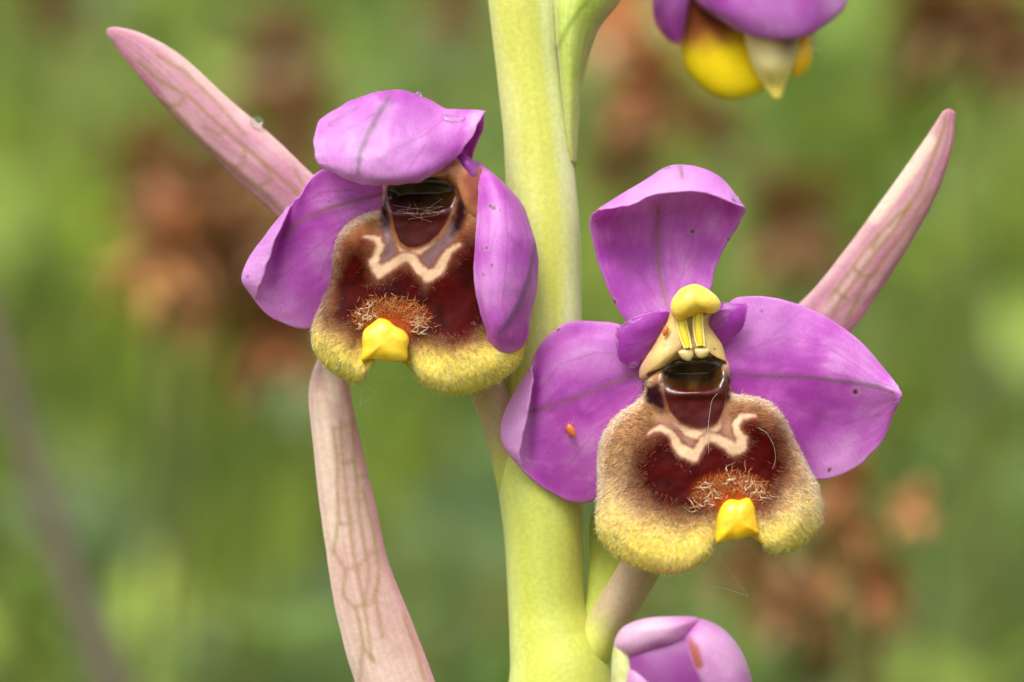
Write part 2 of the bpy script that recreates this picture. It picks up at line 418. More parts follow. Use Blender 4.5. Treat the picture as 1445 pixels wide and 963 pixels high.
for a in [
    (235, 345, 10, 66, OB, 'withered orange brown flower head below the upper pink bract'),
    (215, 250, 14, 60, DB, 'dull brown withered head level with the middle of the upper pink bract'),
    (285, 430, 12, 66, OB, 'lowest orange brown withered head beside the left lateral sepal of the hooded flower'),
    (330, 350, 11, 92, DB, 'large withered brown flower head close behind the left lateral sepal of the hooded flower'),
    (300, 260, 12, 60, DB, 'dull brown withered head touching the lower edge of the upper pink bract'),
    (395, 85, 14, 70, GB, 'greyish brown withered flower head above the middle of the upper pink bract'),
    (420, 185, 13, 66, DB, 'brown withered flower head right behind the bract droplet'),
    (395, 480, 11, 74, OB, 'withered brown flower head behind the tip of the pale lower bract'),
    (640, 0, 16, 48, DB, 'dark brown withered flower head just beside the top of the orchid stem'),
    (915, 120, 11, 60, OB, 'withered orange brown flower head between the stem and the uppermost flower'),
    (870, 30, 14, 52, LB, 'pale cream dry flower head behind the uppermost green stalk'),
    (885, 215, 13, 55, DB, 'dark brown withered head above the dorsal sepal of the open flower'),
    (1000, 170, 15, 45, DB, 'small dark withered head below the yellow lip of the uppermost flower'),
    (1120, 310, 14, 74, DB, 'dark brown withered head between dorsal sepal and right hand pink bract'),
    (1330, 30, 13, 70, DB, 'brown withered head beyond the tip of the right hand pink bract'),
    (1420, 60, 14, 70, DB, 'broad brown withered head next to the one beyond the right hand bract tip'),
    (1185, 690, 8, 48, OB, 'rusty withered head below the edge of the right lateral sepal'),
    (1195, 780, 9, 52, OB, 'rusty withered head beside the yellow lip edge of the open flower'),
    (1240, 830, 10, 40, OB, 'small rusty head below the pale orange dry flower'),
    (1290, 718, 9, 28, lin(224, 166, 124), 'small pale orange dry flower right of the rusty heads'),
    (1110, 850, 10, 55, DB, 'brown withered head above the closed bud'),
    (1190, 910, 11, 60, DB, 'low brown withered head right of the closed bud'),
    (1045, 790, 11, 45, DB, 'brown withered head seen through the notch of the open lip'),
    (70, 5, 18, 45, DB, 'brown withered head beyond the tip of the upper pink bract'),
]: dry_head(*a)

tw = empty('dry_twig', (-5.0, 13.0, float(ground_z(-5.0, 13.0)) - 0.3), is_world=True)
tag(tw, 'leaning grey brown dry twig blurred in the grass', 'twig')
L = smooth_line([(-40, 380, 2900, 14), (10, 540, 2900, 18), (70, 730, 2900, 21), (115, 860, 2900, 24), (190, 1050, 2900, 26), (420, 1700, 2900, 30), (560, 2140, 2950, 32)], 40)
tubes('branch', [L], M_DRY, tw, [lin(116, 104, 92)], 8)
tubes('side_shoot', [smooth_line([(70, 730, 2900, 10), (40, 650, 2960, 8), (30, 540, 3000, 5)], 10)], M_DRY, tw, [lin(116, 104, 92)], 6)

# ---------------------------------------------------------------- colours of the orchid
PUR = lin(213, 110, 214); PURD = lin(188, 70, 192); PURP = lin(230, 176, 232)
VEIN = lin(164, 108, 100)

def spots_fn(spots):
    def f(c, x, y):
        for sx, sy, r, s in spots:
            d = np.hypot(x - sx, y - sy)
            c = mix(c, lin(206, 160, 200)[None], sstep(r * 2.4, r * 1.2, d) * 0.35 * s)
            c = mix(c, lin(96, 34, 40)[None], sstep(r * 1.1, r * 0.6, d) * s)
        return c
    return f

def petal_col(vein=(), veinw=3.5, spots=(), pale=(), deep=(), seed=0, base=PUR, along='u', vein_c=VEIN, front=None, outer=0.0, fine=()):
    sp = spots_fn(spots)
    def f(x, y, d, u, v, n):
        bl0 = fnoise(x * 0.03, y * 0.03, d * 0.03, seed + 15, 2)
        streak = fnoise(u * 5 + bl0 * 2, v * 30 + bl0 * 4, seed, seed, 2)
        bl = fnoise(x * 0.022, y * 0.022, d * 0.02, seed + 5, 3)
        c = mix(PURD[None, None] + 0 * x[..., None], base[None, None], sstep(0.3, 0.62, bl * 0.85 + streak * 0.18))
        c = mix(c, PURP[None, None], sstep(0.50, 0.76, streak * 0.22 + bl * 0.78) * 0.65)
        e = np.maximum(np.abs(2 * v - 1), u)
        c = mix(c, PURP[None, None], sstep(0.9, 1.0, e) * 0.30)
        for px_, py_, r, s in pale: c = mix(c, PURP[None, None], s * np.exp(-((x - px_) ** 2 + (y - py_) ** 2) / r ** 2))
        for px_, py_, r, s in deep: c = mix(c, PURD[None, None] * 0.75, s * np.exp(-((x - px_) ** 2 + (y - py_) ** 2) / r ** 2))
        if outer: c = mix(c, PURP[None, None], outer * sstep(0.74, 0.86, u))
        for L_ in fine:
            c = mix(c, lin(156, 72, 140)[None, None], 0.30 * sstep(2.2, 0.5, seg_dist(x + (bl - .5) * 6, y, L_)))
        for L_ in vein:
            dd = seg_dist(x, y, L_) + (fnoise(x * .12, y * .12, 0, seed + 8) - .5) * 2.5
            c = mix(c, vein_c[None, None], 0.66 * sstep(veinw * 1.2, 0, dd))
            c = mix(c, c * 0.86, sstep(veinw * 4, veinw, dd))
        return sp(c, x, y)
    return f

# ---------------------------------------------------------------- the orchid
plant = empty('orchid_plant', (-0.1, 0.45, GZ - 0.1), is_world=True)
tag(plant, 'wild orchid with yellow green stem, two open purple flowers and pink bracts', 'orchid')

def stem_tube(name, pts, parent, colour, n=160, sides=48, ridge=0.0, flat=1.0):
    L = smooth_line(pts, n)
    P, r = L[:, :3], L[:, 3]
    T = np.gradient(P, axis=0); T /= np.linalg.norm(T, axis=1, keepdims=True)
    A = np.cross(T, [0, 0, 1.0]); A /= np.linalg.norm(A, axis=1, keepdims=True); B = np.cross(T, A)
    th = np.linspace(0, 2 * math.pi, sides, endpoint=False)
    rr = r[:, None] * (1 + ridge * np.cos(3 * th + 0.6)[None] + 0.02 * (fnoise(np.arange(n)[:, None] * 0.12 + 0 * th[None], np.cos(th)[None] + 0 * r[:, None], 0, 4) - .5))
    V = P[:, None] + rr[..., None] * (np.cos(th)[None, :, None] * A[:, None] + flat * np.sin(th)[None, :, None] * B[:, None])
    c = colour(V[..., 0], V[..., 1], V[..., 2], np.linspace(0, 1, n)[:, None] + 0 * th[None], th[None] + 0 * r[:, None])
    return make_mesh(name, V.reshape(-1, 3), quad_grid(n, sides, 0, True, True), M_STEM, parent, c)

def stem_col(x, y, d, u, th):
    a = lin(204, 205, 100); b = lin(214, 220, 146); g = lin(190, 196, 80)
    s = fnoise(th * 1.6, y * 0.004, 0, 31, 3)
    c = mix(a[None, None] + 0 * x[..., None], b[None, None], sstep(0.45, 0.7, s) * 0.8)
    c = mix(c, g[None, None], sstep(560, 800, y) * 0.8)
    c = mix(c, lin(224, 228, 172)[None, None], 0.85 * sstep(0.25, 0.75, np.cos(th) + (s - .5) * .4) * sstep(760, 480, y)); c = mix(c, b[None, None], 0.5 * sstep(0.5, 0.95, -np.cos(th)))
    c = c * (0.93 + 0.14 * fnoise(th * 9, y * 0.006, 0, 33, 2))[..., None]
    return c
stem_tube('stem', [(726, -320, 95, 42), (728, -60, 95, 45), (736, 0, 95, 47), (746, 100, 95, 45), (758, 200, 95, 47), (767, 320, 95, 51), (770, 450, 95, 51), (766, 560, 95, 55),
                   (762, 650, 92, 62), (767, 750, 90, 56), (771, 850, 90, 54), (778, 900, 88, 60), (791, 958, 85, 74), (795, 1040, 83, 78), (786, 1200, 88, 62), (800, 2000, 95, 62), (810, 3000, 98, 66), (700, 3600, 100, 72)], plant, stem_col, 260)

def bract_col(veins, green=None, seed=0, cross=True, base=(lin(198, 152, 158), lin(186, 120, 146)), vc=lin(150, 118, 70), vw=2.6, pal=()):
    def f(x, y, d, u, v, n):
        nz = fnoise(x * 0.02, y * 0.02, 0, seed, 3); st = fnoise(u * 5, v * 14, seed, seed + 3)
        c = mix(base[0][None, None] + 0 * x[..., None], base[1][None, None], sstep(0.3, 0.7, nz * .6 + st * .4))
        for L_, s in pal: c = mix(c, lin(226, 206, 184)[None, None], s * sstep(14, 4, seg_dist(x, y, L_)))
        wob = (fnoise(x * .05, y * .05, 0, seed + 6) - .5) * 3.5
        c = mix(c, lin(188, 112, 140)[None, None], sstep(.72, 1.0, v) * .55); c = mix(c, lin(228, 204, 190)[None, None], sstep(.3, .0, v) * .45)
        c = c * (0.86 + 0.28 * fnoise(u * 4, v * 40, seed, seed + 12, 2))[..., None]
        for L_ in veins:
            q_ = seg_dist(x + wob, y + wob, L_); c = mix(c, vc[None, None], 0.35 * sstep(7, 1, q_)); c = mix(c, vc[None, None], 0.45 * sstep(vw * 1.3, 0, q_))
        if green: c = mix(c, green[0][None, None], sstep(green[1], green[2], u))
        return c
    return f

# upper-left bract
b1 = [[(742, 560, 125), (738, 568, 118), (734, 576, 116), (730, 584, 118), (726, 592, 125)],
      [(640, 420, 128), (630, 432, 116), (618, 446, 112), (606, 460, 116), (596, 472, 128)],
      [(510, 310, 105), (498, 322, 86), (480, 338, 80), (465, 355, 88), (455, 368, 106)],
      [(437, 243, 115), (424, 258, 94), (412, 273, 88), (400, 289, 96), (389, 303, 116)],
      [(379, 188, 120), (365, 204, 98), (350, 221, 92), (338, 238, 100), (328, 247, 120)],
      [(317, 135, 124), (303, 152, 102), (290, 170, 96), (278, 186, 104), (268, 187, 124)],
      [(258, 81, 126), (247, 96, 108), (237, 113, 103), (227, 128, 110), (216, 133, 126)],
      [(205, 50, 126), (198, 58, 116), (191, 70, 113), (184, 82, 117), (178, 86, 126)],
      [(170, 40, 126), (166, 44, 121), (163, 50, 120), (161, 56, 122), (160, 61, 126)],
      [(153, 40, 126), (151, 42, 125), (151, 44, 125), (151, 46, 125), (153, 49, 126)]]
V1 = [[(197, 88), (230, 118), (265, 135), (300, 168), (340, 203), (390, 245), (440, 290), (520, 360)],
      [(224, 140), (252, 163), (290, 205), (330, 238), (375, 275), (410, 310), (500, 390)],
      [(222, 78), (258, 100), (285, 125), (310, 150), (345, 190)],
      [(260, 138), (256, 148), (238, 150), (226, 142)], [(318, 182), (308, 190), (288, 180)], [(346, 210), (344, 228), (330, 240)], [(372, 232), (384, 252), (365, 262)], [(416, 240), (428, 262), (415, 272)]]
o, _ = sheet('bract', flatten(b1, 0.55), M_BRACT, plant, bract_col(V1, (lin(186, 186, 90), 0.25, 0.0), 3, base=(lin(200, 152, 162), lin(188, 122, 150))), 150, 60, 6, 1.5, 0.03, 1)
tag(o, 'slender pink bract with brown veins pointing up behind the hooded flower')

# right bract, broad and green where it clasps the stem
b2 = [[(812, 905, 70), (822, 900, 60), (832, 896, 58), (842, 898, 62), (852, 905, 72)],
      [(826, 862, 78), (836, 855, 74), (848, 850, 74), (866, 852, 78), (884, 860, 90)],
      [(832, 800, 92), (850, 790, 90), (875, 790, 92), (900, 795, 96), (920, 800, 105)],
      [(838, 720, 110), (870, 715, 108), (905, 715, 110), (935, 722, 112), (960, 735, 120)],
      [(900, 620, 125), (935, 620, 120), (965, 625, 120), (1000, 635, 122), (1030, 645, 130)],
      [(1020, 520, 130), (1045, 520, 122), (1065, 530, 120), (1090, 545, 124), (1110, 560, 132)],
      [(1133, 424, 130), (1150, 432, 122), (1168, 443, 118), (1186, 454, 122), (1204, 463, 132)],
      [(1188, 359, 130), (1202, 372, 120), (1218, 387, 114), (1232, 402, 120), (1242, 410, 132)],
      [(1235, 296, 128), (1247, 310, 116), (1262, 325, 110), (1276, 340, 116), (1284, 345, 130)],
      [(1277, 237, 124), (1288, 250, 112), (1300, 264, 106), (1314, 276, 112), (1322, 270, 126)],
      [(1311, 188, 120), (1319, 196, 112), (1328, 206, 108), (1338, 214, 112), (1342, 205, 120)],
      [(1330, 158, 116), (1335, 155, 113), (1340, 154, 112), (1346, 157, 113), (1349, 164, 116)]]
V2 = [[(1334, 168), (1326, 200), (1300, 265), (1262, 325), (1220, 375), (1175, 440)], [(1312, 270), (1290, 310), (1262, 345), (1225, 395), (1195, 450)], [(1285, 290), (1250, 320), (1215, 360), (1170, 420)],
      [(1240, 330), (1232, 350)], [(1205, 378), (1215, 390), (1228, 388)], [(1180, 410), (1196, 425)]]
P2 = [([(1312, 198), (1288, 235), (1262, 272), (1235, 308)], 0.8), ([(1270, 300), (1200, 390), (1160, 440)], 0.25)]
o, _ = sheet('bract', flatten(b2, 0.55), M_BRACT, plant, bract_col(V2, (lin(182, 192, 74), 0.46, 0.25), 8, pal=P2), 170, 60, 6, 1.5, 0.03, 2)
tag(o, 'pink bract with olive veins rising behind the right lateral sepal')

# lower-left bract
b3 = [[(690, 1330, 70), (700, 1322, 60), (712, 1316, 56), (722, 1322, 60), (730, 1330, 70)],
      [(585, 1180, 30), (610, 1172, 10), (645, 1165, 5), (680, 1168, 15), (700, 1178, 35)],
      [(540, 1070, 40), (560, 1065, 15), (595, 1060, 5), (630, 1060, 15), (655, 1070, 40)],
      [(501, 963, 55), (520, 960, 30), (550, 958, 18), (585, 958, 28), (614, 963, 55)],
      [(477, 875, 65), (494, 872, 42), (522, 868, 30), (552, 866, 40), (580, 875, 62)],
      [(462, 788, 75), (478, 786, 54), (503, 783, 44), (528, 783, 54), (547, 792, 74)],
      [(450, 702, 82), (465, 700, 65), (487, 698, 56), (510, 700, 64), (528, 706, 82)],
      [(443, 635, 88), (456, 634, 73), (475, 632, 65), (495, 633, 72), (512, 638, 88)],
      [(436, 567, 92), (448, 566, 80), (465, 565, 75), (483, 566, 80), (497, 570, 92)],
      [(440, 530, 95), (450, 529, 86), (463, 528, 82), (478, 528, 86), (489, 530, 95)],
      [(455, 490, 98), (459, 488, 95), (463, 487, 94), (467, 488, 95), (471, 490, 98)]]
V3 = [[(480, 595), (484, 650), (492, 720), (502, 800), (515, 858), (524, 930)], [(497, 590), (500, 650), (508, 735), (520, 800), (515, 855)],
      [(512, 690), (526, 745), (535, 800), (530, 850), (540, 900)], [(472, 610), (476, 650), (478, 735), (470, 780)], [(484, 655), (500, 650)], [(482, 740), (500, 735)], [(470, 778), (486, 802), (504, 800)], [(505, 800), (524, 780)],
      [(488, 804), (484, 840), (500, 858), (524, 850), (536, 815)], [(470, 605), (498, 598)], [(570, 870), (585, 910), (600, 960)], [(500, 672), (518, 672)], [(504, 860), (512, 910), (508, 960)], [(512, 915), (530, 935)]]
P3 = [([(452, 560), (460, 640), (475, 760)], 0.6), ([(466, 520), (470, 560)], 0.6)]
o, _ = sheet('bract', flatten(b3, 0.55), M_BRACT, plant, bract_col(V3, None, 12, base=(lin(212, 182, 170), lin(202, 162, 156)), vc=lin(158, 130, 86), pal=P3), 150, 60, 6, 1.5, 0.03, 3)
tag(o, 'long pale pink bract with netted veins below the hooded flower')

# bract and ovary of the uppermost flower
b4 = [[(803, 235, 100), (805, 230, 85), (807, 228, 80), (809, 230, 85), (811, 236, 100)],
      [(797, 170, 90), (801, 170, 66), (805, 168, 60), (811, 168, 70), (816, 172, 95)],
      [(790, 100, 85), (796, 98, 58), (805, 97, 52), (814, 98, 66), (822, 104, 95)],
      [(783, 40, 85), (793, 38, 56), (808, 36, 50), (826, 36, 66), (843, 44, 98)],
      [(782, -10, 90), (796, -14, 64), (820, -18, 58), (850, -16, 76), (880, -6, 105)],
      [(800, -90, 110), (820, -95, 90), (850, -100, 85), (885, -95, 100), (920, -85, 125)],
      [(880, -200, 150), (890, -205, 140), (900, -206, 138), (910, -204, 142), (920, -198, 150)]]
o, _ = sheet('bract', b4, M_BRACT, plant, bract_col([[(786, 70), (800, 40), (830, 0), (850, -30)]], (lin(208, 212, 130), .40, .05), 17, base=(lin(176, 194, 76), lin(196, 208, 110)), vc=lin(122, 150, 40), vw=4), 100, 50, 6, 1.0, 0.03, 4)
tag(o, 'green bract sheathing the stem below the uppermost flower')

# ---------------------------------------------------------------- lip builder
def lip_colour(cfg):
    A, B, greys, darks, cav = cfg['A'], cfg['B'], cfg['greys'], cfg['darks'], cfg['cavity']
    y0, y1 = cfg['yellow']
    def f(x, y, d, rr):
        nz = fnoise(x * 0.05, y * 0.05, 0, cfg['seed'], 3); n2 = fnoise(x * 0.18, y * 0.18, 0, cfg['seed'] + 3, 2)
        yel = sstep(y0, y1, y + (nz - .5) * 30 + (rr - 0.8) * 30)
        c = mix(lin(184, 140, 98)[None] + 0 * x[..., None], lin(204, 166, 112)[None], sstep(0.35, 0.65, nz))
        top = sstep(y0 + 10, y0 - 70, y) * cfg['brown']
        c = mix(c, lin(128, 74, 42)[None], top * (0.55 + 0.45 * nz))
        c = mix(c, lin(222, 184, 156)[None], sstep(0.88, 0.98, rr) * (1 - yel))
        c = mix(c, lin(228, 198, 82)[None], yel)
        c = mix(c, lin(244, 200, 36)[None], yel * sstep(.93, .99, rr) * .8)
        # dark velvet field
        s = poly_sdf(x, y, cfg['maroon']) + (nz - .5) * 16 + (n2 - .5) * 6
        k = sstep(26, -12, s)
        mar = mix(lin(66, 4, 2)[None] + 0 * x[..., None], lin(48, 4, 2)[None], sstep(.35, .75, nz))
        mid = lin(120, 62, 38)
        c = mix(c, mid[None], sstep(44, 4, s) * 0.7); c = mix(c, mar, k)
        # orange ground round the appendage brush
        bx, by, br = cfg['brush']; by = by + 6; q = np.hypot((x - bx) / br, (y - by) / (br * 0.55))
        c = mix(c, lin(150, 66, 22)[None], sstep(1.05, 0.5, q) * 0.85)
        for g, gc in greys: c = mix(c, gc[None], sstep(6, -3, poly_sdf(x, y, g) + (n2 - .5) * 5) * 0.9)
        for g in darks: c = mix(c, lin(44, 14, 22)[None], sstep(8, -5, poly_sdf(x, y, g) + (n2 - .5) * 7))
        # glossy shield and the cream lines round it
        sh = poly_sdf(x, y, cfg['shield'])
        c = mix(c, lin(70, 8, 6)[None], sstep(2, -2, sh)); c = mix(c, lin(40, 18, 10)[None], sstep(0, -9, sh) * sstep(-18, -9, sh) * .3)
        w_ = (n2 - .5) * 3.5
        for L_, kk in ((B, sstep(*cfg['cream'], y)), (A, 1 + 0 * x)):
            L_ = np.array(L_, float); L_[:, 2] = L_[:, 2] * 1.3 + .8 if kk.mean() > .99 else L_[:, 2] * np.where(L_[:, 2] > 2, 1.3, 0.5)
            dd = seg_dist(x, y, L_) + w_
            c = mix(c, lin(128, 78, 66)[None], sstep(6.5, 0.5, dd) * (0.12 + 0.68 * kk))
            c = mix(c, mix(lin(128, 86, 62)[None] + 0 * c, lin(208, 172, 140)[None] + 0 * c, kk) * (0.78 + 0.4 * nz[..., None]), sstep(2.6, -3.4, dd) * (0.45 + 0.55 * kk))
        cv = poly_sdf(x, y, cav)
        c = mix(c, mix(lin(40, 22, 10)[None] + 0 * x[..., None], lin(64, 42, 17)[None], sstep(.35, .65, nz)), sstep(4, -6, cv))
        return c
    return f

def lip_rough(cfg):
    def f(x, y, rr):
        r = np.full(np.shape(x), 0.75)
        r = r + (0.5 - r) * sstep(8, -8, poly_sdf(x, y, cfg['maroon']))
        for g, _ in cfg['greys']: r = r + (0.35 - r) * sstep(3, -3, poly_sdf(x, y, g))
        r = r + (0.42 - r) * sstep(2, -4, poly_sdf(x, y, cfg['shield'])); r = r + (0.2 - r) * sstep(11, 2, poly_sdf(x, y, cfg['cavity']))
        r = r + (0.10 - r) * sstep(2, -4, poly_sdf(x, y, cfg['cavity']))
        return r
    return f

def strands(name, P, D, L, colr, parent, width=0.55, seg=4, curl=0.35, seed=0):
    rs = np.random.default_rng(seed); n = len(P)
    side = np.cross(D, rs.normal(size=(n, 3))); side /= np.linalg.norm(side, axis=1, keepdims=True)
    other = np.cross(D, side)
    t = np.linspace(0, 1, seg)
    bend = rs.normal(0, curl, n)[:, None] * t ** 2; bend2 = rs.normal(0, curl * .6, n)[:, None] * np.sin(t * 5)[None] * 0.5
    C = P[:, None] + (L[:, None] * t)[..., None] * D[:, None] + (L[:, None] * bend)[..., None] * side[:, None] + (L[:, None] * bend2)[..., None] * other[:, None]
    C[:, 0] -= D * 1.0
    rad = width * (1 - 0.85 * t ** 1.5)[None] * rs.uniform(0.7, 1.3, n)[:, None]
    th = np.array([0, 2.094, 4.189])
    V = C[:, :, None] + rad[..., None, None] * (np.cos(th)[None, None, :, None] * side[:, None, None] + np.sin(th)[None, None, :, None] * other[:, None, None])
    q = quad_grid(seg, 3, 0, True, True)
    F = (np.arange(n)[:, None, None] * seg * 3 + q).reshape(-1, 4)
    col = np.repeat(colr, seg * 3, 0)
    o = make_mesh(name, V.reshape(-1, 3), F, M_HAIR, parent, col)
    return tag(o, kind='stuff')

def grow(F_, R_, cfg, colf, parent, n, seed, dens, leng, flow):
    """short velvet over a lip's front skin"""
    rs = np.random.default_rng(seed)
    nr, ns = R_.shape
    du = np.gradient(F_, axis=0); dv = np.roll(F_, -1, 1) - np.roll(F_, 1, 1)
    N = np.cross(du, dv); area = np.linalg.norm(N, axis=-1); N /= np.maximum(area, 1e-9)[..., None]
    N = np.where((N[..., 2:3] > 0), -N, N)
    wgt = area * dens(F_[..., 0], F_[..., 1], R_); wgt[-1] *= 0.5
    pr = wgt.ravel() / wgt.sum(); pick = rs.choice(nr * ns, n, p=pr)
    P = F_.reshape(-1, 3)[pick] + rs.normal(0, 0.8, (n, 3)) * [1, 1, 0]; Nn = N.reshape(-1, 3)[pick]; rr = R_.ravel()[pick]
    T = flow(P[:, 0], P[:, 1]); T = T + rs.normal(0, 0.32, T.shape); T -= Nn * (T * Nn).sum(1, keepdims=True)
    T /= np.maximum(np.linalg.norm(T, axis=1, keepdims=True), 1e-6)
    D = T * 0.9 + Nn * rs.uniform(0.04, 0.28, n)[:, None]; D /= np.linalg.norm(D, axis=1, keepdims=True)
    Ln = leng(P[:, 0], P[:, 1], rr) * rs.uniform(0.6, 1.3, n)
    base = colf(P[:, 0], P[:, 1], P[:, 2], rr)
    return P, D, Ln, base, rr

# ---------------------------------------------------------------- open flower
f1 = empty('flower', (975, 560, 60), plant)
tag(f1, 'fully open purple flower with a wide furry lip and yellow cap')

net = [[(935, 482, 32), (945, 480, 30), (955, 479, 30), (965, 480, 30), (975, 482, 32)],
       [(884, 452, 40), (912, 455, 33), (940, 452, 30), (968, 446, 32), (994, 438, 38)],
       [(861, 415, 45), (895, 418, 44), (932, 415, 48), (968, 408, 46), (1004, 405, 40)],
       [(842, 365, 38), (880, 365, 56), (929, 362, 64), (974, 360, 59), (1014, 366, 38)],
       [(833, 322, 18), (877, 318, 52), (929, 318, 72), (985, 318, 66), (1032, 334, 24)],
       [(836, 303, 4), (885, 294, 46), (935, 288, 70), (992, 290, 64), (1047, 308, 8)],
       [(843, 297, -4), (901, 262, 22), (953, 235, 36), (1011, 249, 30), (1052, 297, -2)],
       [(852, 295, -12), (888, 289, -14), (928, 274, -18), (988, 271, -18), (1049, 292, -10)]]
sheet('dorsal_sepal', flatten(net, 0.62), M_PETAL, f1, petal_col([[(929, 292, .6), (927, 330, 1.0), (928, 365, .8), (932, 395, .4), (940, 430, 0)], [(960, 236), (963, 250)]], 3.6,
      [(977, 327, 3.2, 1), (867, 426, 3, .9), (1027, 338, 2.4, .8), (842, 312, 2, .7)], [(955, 255, 40, .7), (905, 275, 30, .5)], [(900, 440, 40, .3)], 11, outer=0.35, fine=[[(946, 430), (962, 390), (982, 320)], [(930, 430), (900, 380), (882, 318)], [(962, 390), (1000, 340)], [(905, 390), (860, 350)]]), 120, 110, 5, 1.5, 0.02, 11, edge=3)  # pale patches paint sky light onto the bent-over top
net = [[(918, 500, 22), (914, 515, 20), (910, 530, 18), (908, 545, 20), (908, 560, 24)],
       [(880, 461, 36), (882, 500, 24), (878, 545, 20), (875, 600, 24), (872, 665, 36)],
       [(836, 454, 38), (840, 500, 25), (840, 560, 20), (842, 625, 24), (848, 701, 36)],
       [(796, 457, 30), (800, 508, 20), (801, 570, 16), (804, 640, 20), (812, 710, 30)],
       [(766, 482, 20), (768, 530, 17), (768, 590, 15), (770, 645, 17), (777, 695, 24)],
       [(753, 508, 20), (752, 552, 30), (746, 598, 32), (742, 640, 28), (750, 676, 22)],
       [(750, 520, 14), (723, 564, 18), (708, 600, 18), (711, 628, 13), (736, 661, 14)],
       [(752, 527, 5), (748, 560, -6), (741, 600, -9), (733, 638, -4), (737, 657, 4)]]
sheet('lateral_sepal', net, M_PETAL, f1, petal_col([[(905, 526, .3), (870, 538, .3), (830, 555, 0), (790, 570, 0), (745, 582, 0)]], 3.4, [(712, 0, 1, 0), (788, 466, 2.4, .9), (772, 640, 2, .6), (783, 699, 2.4, .7)],
      [(850, 505, 40, .45), (722, 600, 26, .75)], [(860, 545, 30, .5), (800, 650, 40, .3)], 23, outer=0.6, fine=[[(890, 500), (840, 498), (790, 515), (758, 555)], [(885, 570), (845, 605), (800, 660)], [(850, 548), (810, 600), (770, 640)]]), 120, 110, 5, 3.0, 0.018, 23, edge=3)
net = [[(1010, 490, 24), (1015, 505, 20), (1020, 525, 18), (1025, 545, 20), (1030, 560, 26)],
       [(1030, 427, 36), (1037, 475, 25), (1047, 528, 20), (1062, 580, 26), (1082, 645, 40)],
       [(1066, 419, 30), (1077, 472, 20), (1092, 530, 16), (1107, 598, 22), (1125, 668, 34)],
       [(1115, 426, 24), (1127, 478, 14), (1141, 533, 8), (1153, 604, 20), (1167, 677, 24)],
       [(1166, 448, 22), (1177, 492, 10), (1189, 538, 2), (1198, 600, 16), (1214, 655, 20)],
       [(1212, 481, 20), (1219, 512, 10), (1229, 546, 0), (1236, 584, 10), (1244, 624, 16)],
       [(1249, 523, 14), (1252, 536, 6), (1256, 552, -4), (1258, 569, 2), (1260, 588, 10)],
       [(1263, 541, 2), (1268, 547, -5), (1272, 556, -10), (1271, 564, -8), (1266, 573, 0)]]
sheet('lateral_sepal', net, M_PETAL, f1, petal_col([[(1028, 528, .2), (1080, 531, .3), (1140, 533, .6), (1200, 540, 1.0), (1240, 547, 1.3), (1260, 554, .6)]], 3.2,
      [(1207, 553, 4.2, 1), (1170, 663, 3.2, 1), (1075, 439, 3, .5)], [(1080, 450, 50, .5), (1180, 655, 40, .7), (1215, 500, 35, .35)], [(1150, 590, 45, .55), (1210, 580, 30, .4)], 37, vein_c=lin(132, 96, 104), fine=[[(1040, 500), (1100, 476), (1170, 490), (1232, 532)], [(1050, 550), (1120, 575), (1190, 598), (1242, 585)], [(1100, 568), (1140, 640)], [(1080, 482), (1130, 440)]]), 120, 110, 5, 2.5, 0.02, 37, edge=3)  # deep patches paint the shadow stripe of the lower crease into the colour
PD = lin(160, 42, 166)
net = [[(948, 446, 10), (945, 453, 8), (941, 461, 8), (937, 469, 10), (931, 479, 12)],
       [(938, 439, 0), (932, 452, -7), (926, 466, -8), (921, 482, -4), (914, 501, 6)],
       [(908, 444, -4), (906, 460, -14), (903, 475, -14), (899, 494, -9), (897, 517, 2)],
       [(885, 453, -4), (884, 466, -11), (882, 480, -11), (880, 497, -7), (882, 515, 2)],
       [(874, 462, 0), (871, 472, -3), (870, 483, -4), (871, 497, -3), (875, 508, 2)]]
net = flatten(net, 0.45)
o, (PA, PB, pn, pu, pv) = sheet('petal', net, M_PETAL, f1, petal_col((), 3, [(905, 480, 1.5, .3)], (), [(905, 490, 25, .7), (930, 465, 15, .6)], 41, base=PD), 60, 60, 3.5, 1.0, 0.04, 41, edge=4)
tag(o, 'small dark magenta petal left of the yellow cap')
net = [[(1000, 440, 15), (1000, 450, 12), (1000, 460, 12), (1002, 470, 12), (1005, 480, 15)],
       [(1017, 428, 6), (1017, 440, 0), (1018, 454, 0), (1019, 470, 2), (1020, 486, 8)],
       [(1036, 429, 0), (1037, 438, -5), (1037, 450, -5), (1036, 464, 0), (1034, 476, 6)],
       [(1054, 429, 2), (1054, 436, -1), (1053, 445, -1), (1051, 455, 1), (1047, 463, 5)]]
o, _ = sheet('petal', net, M_PETAL, f1, petal_col((), 3, (), (), [(1015, 460, 15, .6)], 43, base=PD), 50, 50, 3.5, 1.0, 0.04, 43, edge=3)
tag(o, 'small dark magenta petal right of the yellow cap')

rs = np.random.default_rng(44); e = np.concatenate([PA[:, 0], PA[-1], PA[:, -1]]); k = rs.integers(8, len(e), 260)
ec = np.array([905, 478, -4]); Dh = e[k] - ec; Dh /= np.linalg.norm(Dh, axis=1, keepdims=True); Dh += rs.normal(0, .3, Dh.shape); Dh /= np.linalg.norm(Dh, axis=1, keepdims=True)
strands('petal_fringe', e[k], Dh, rs.uniform(2, 4, 260), np.repeat(lin(206, 140, 204)[None], 260, 0), f1, .35, 3, .3, 45)

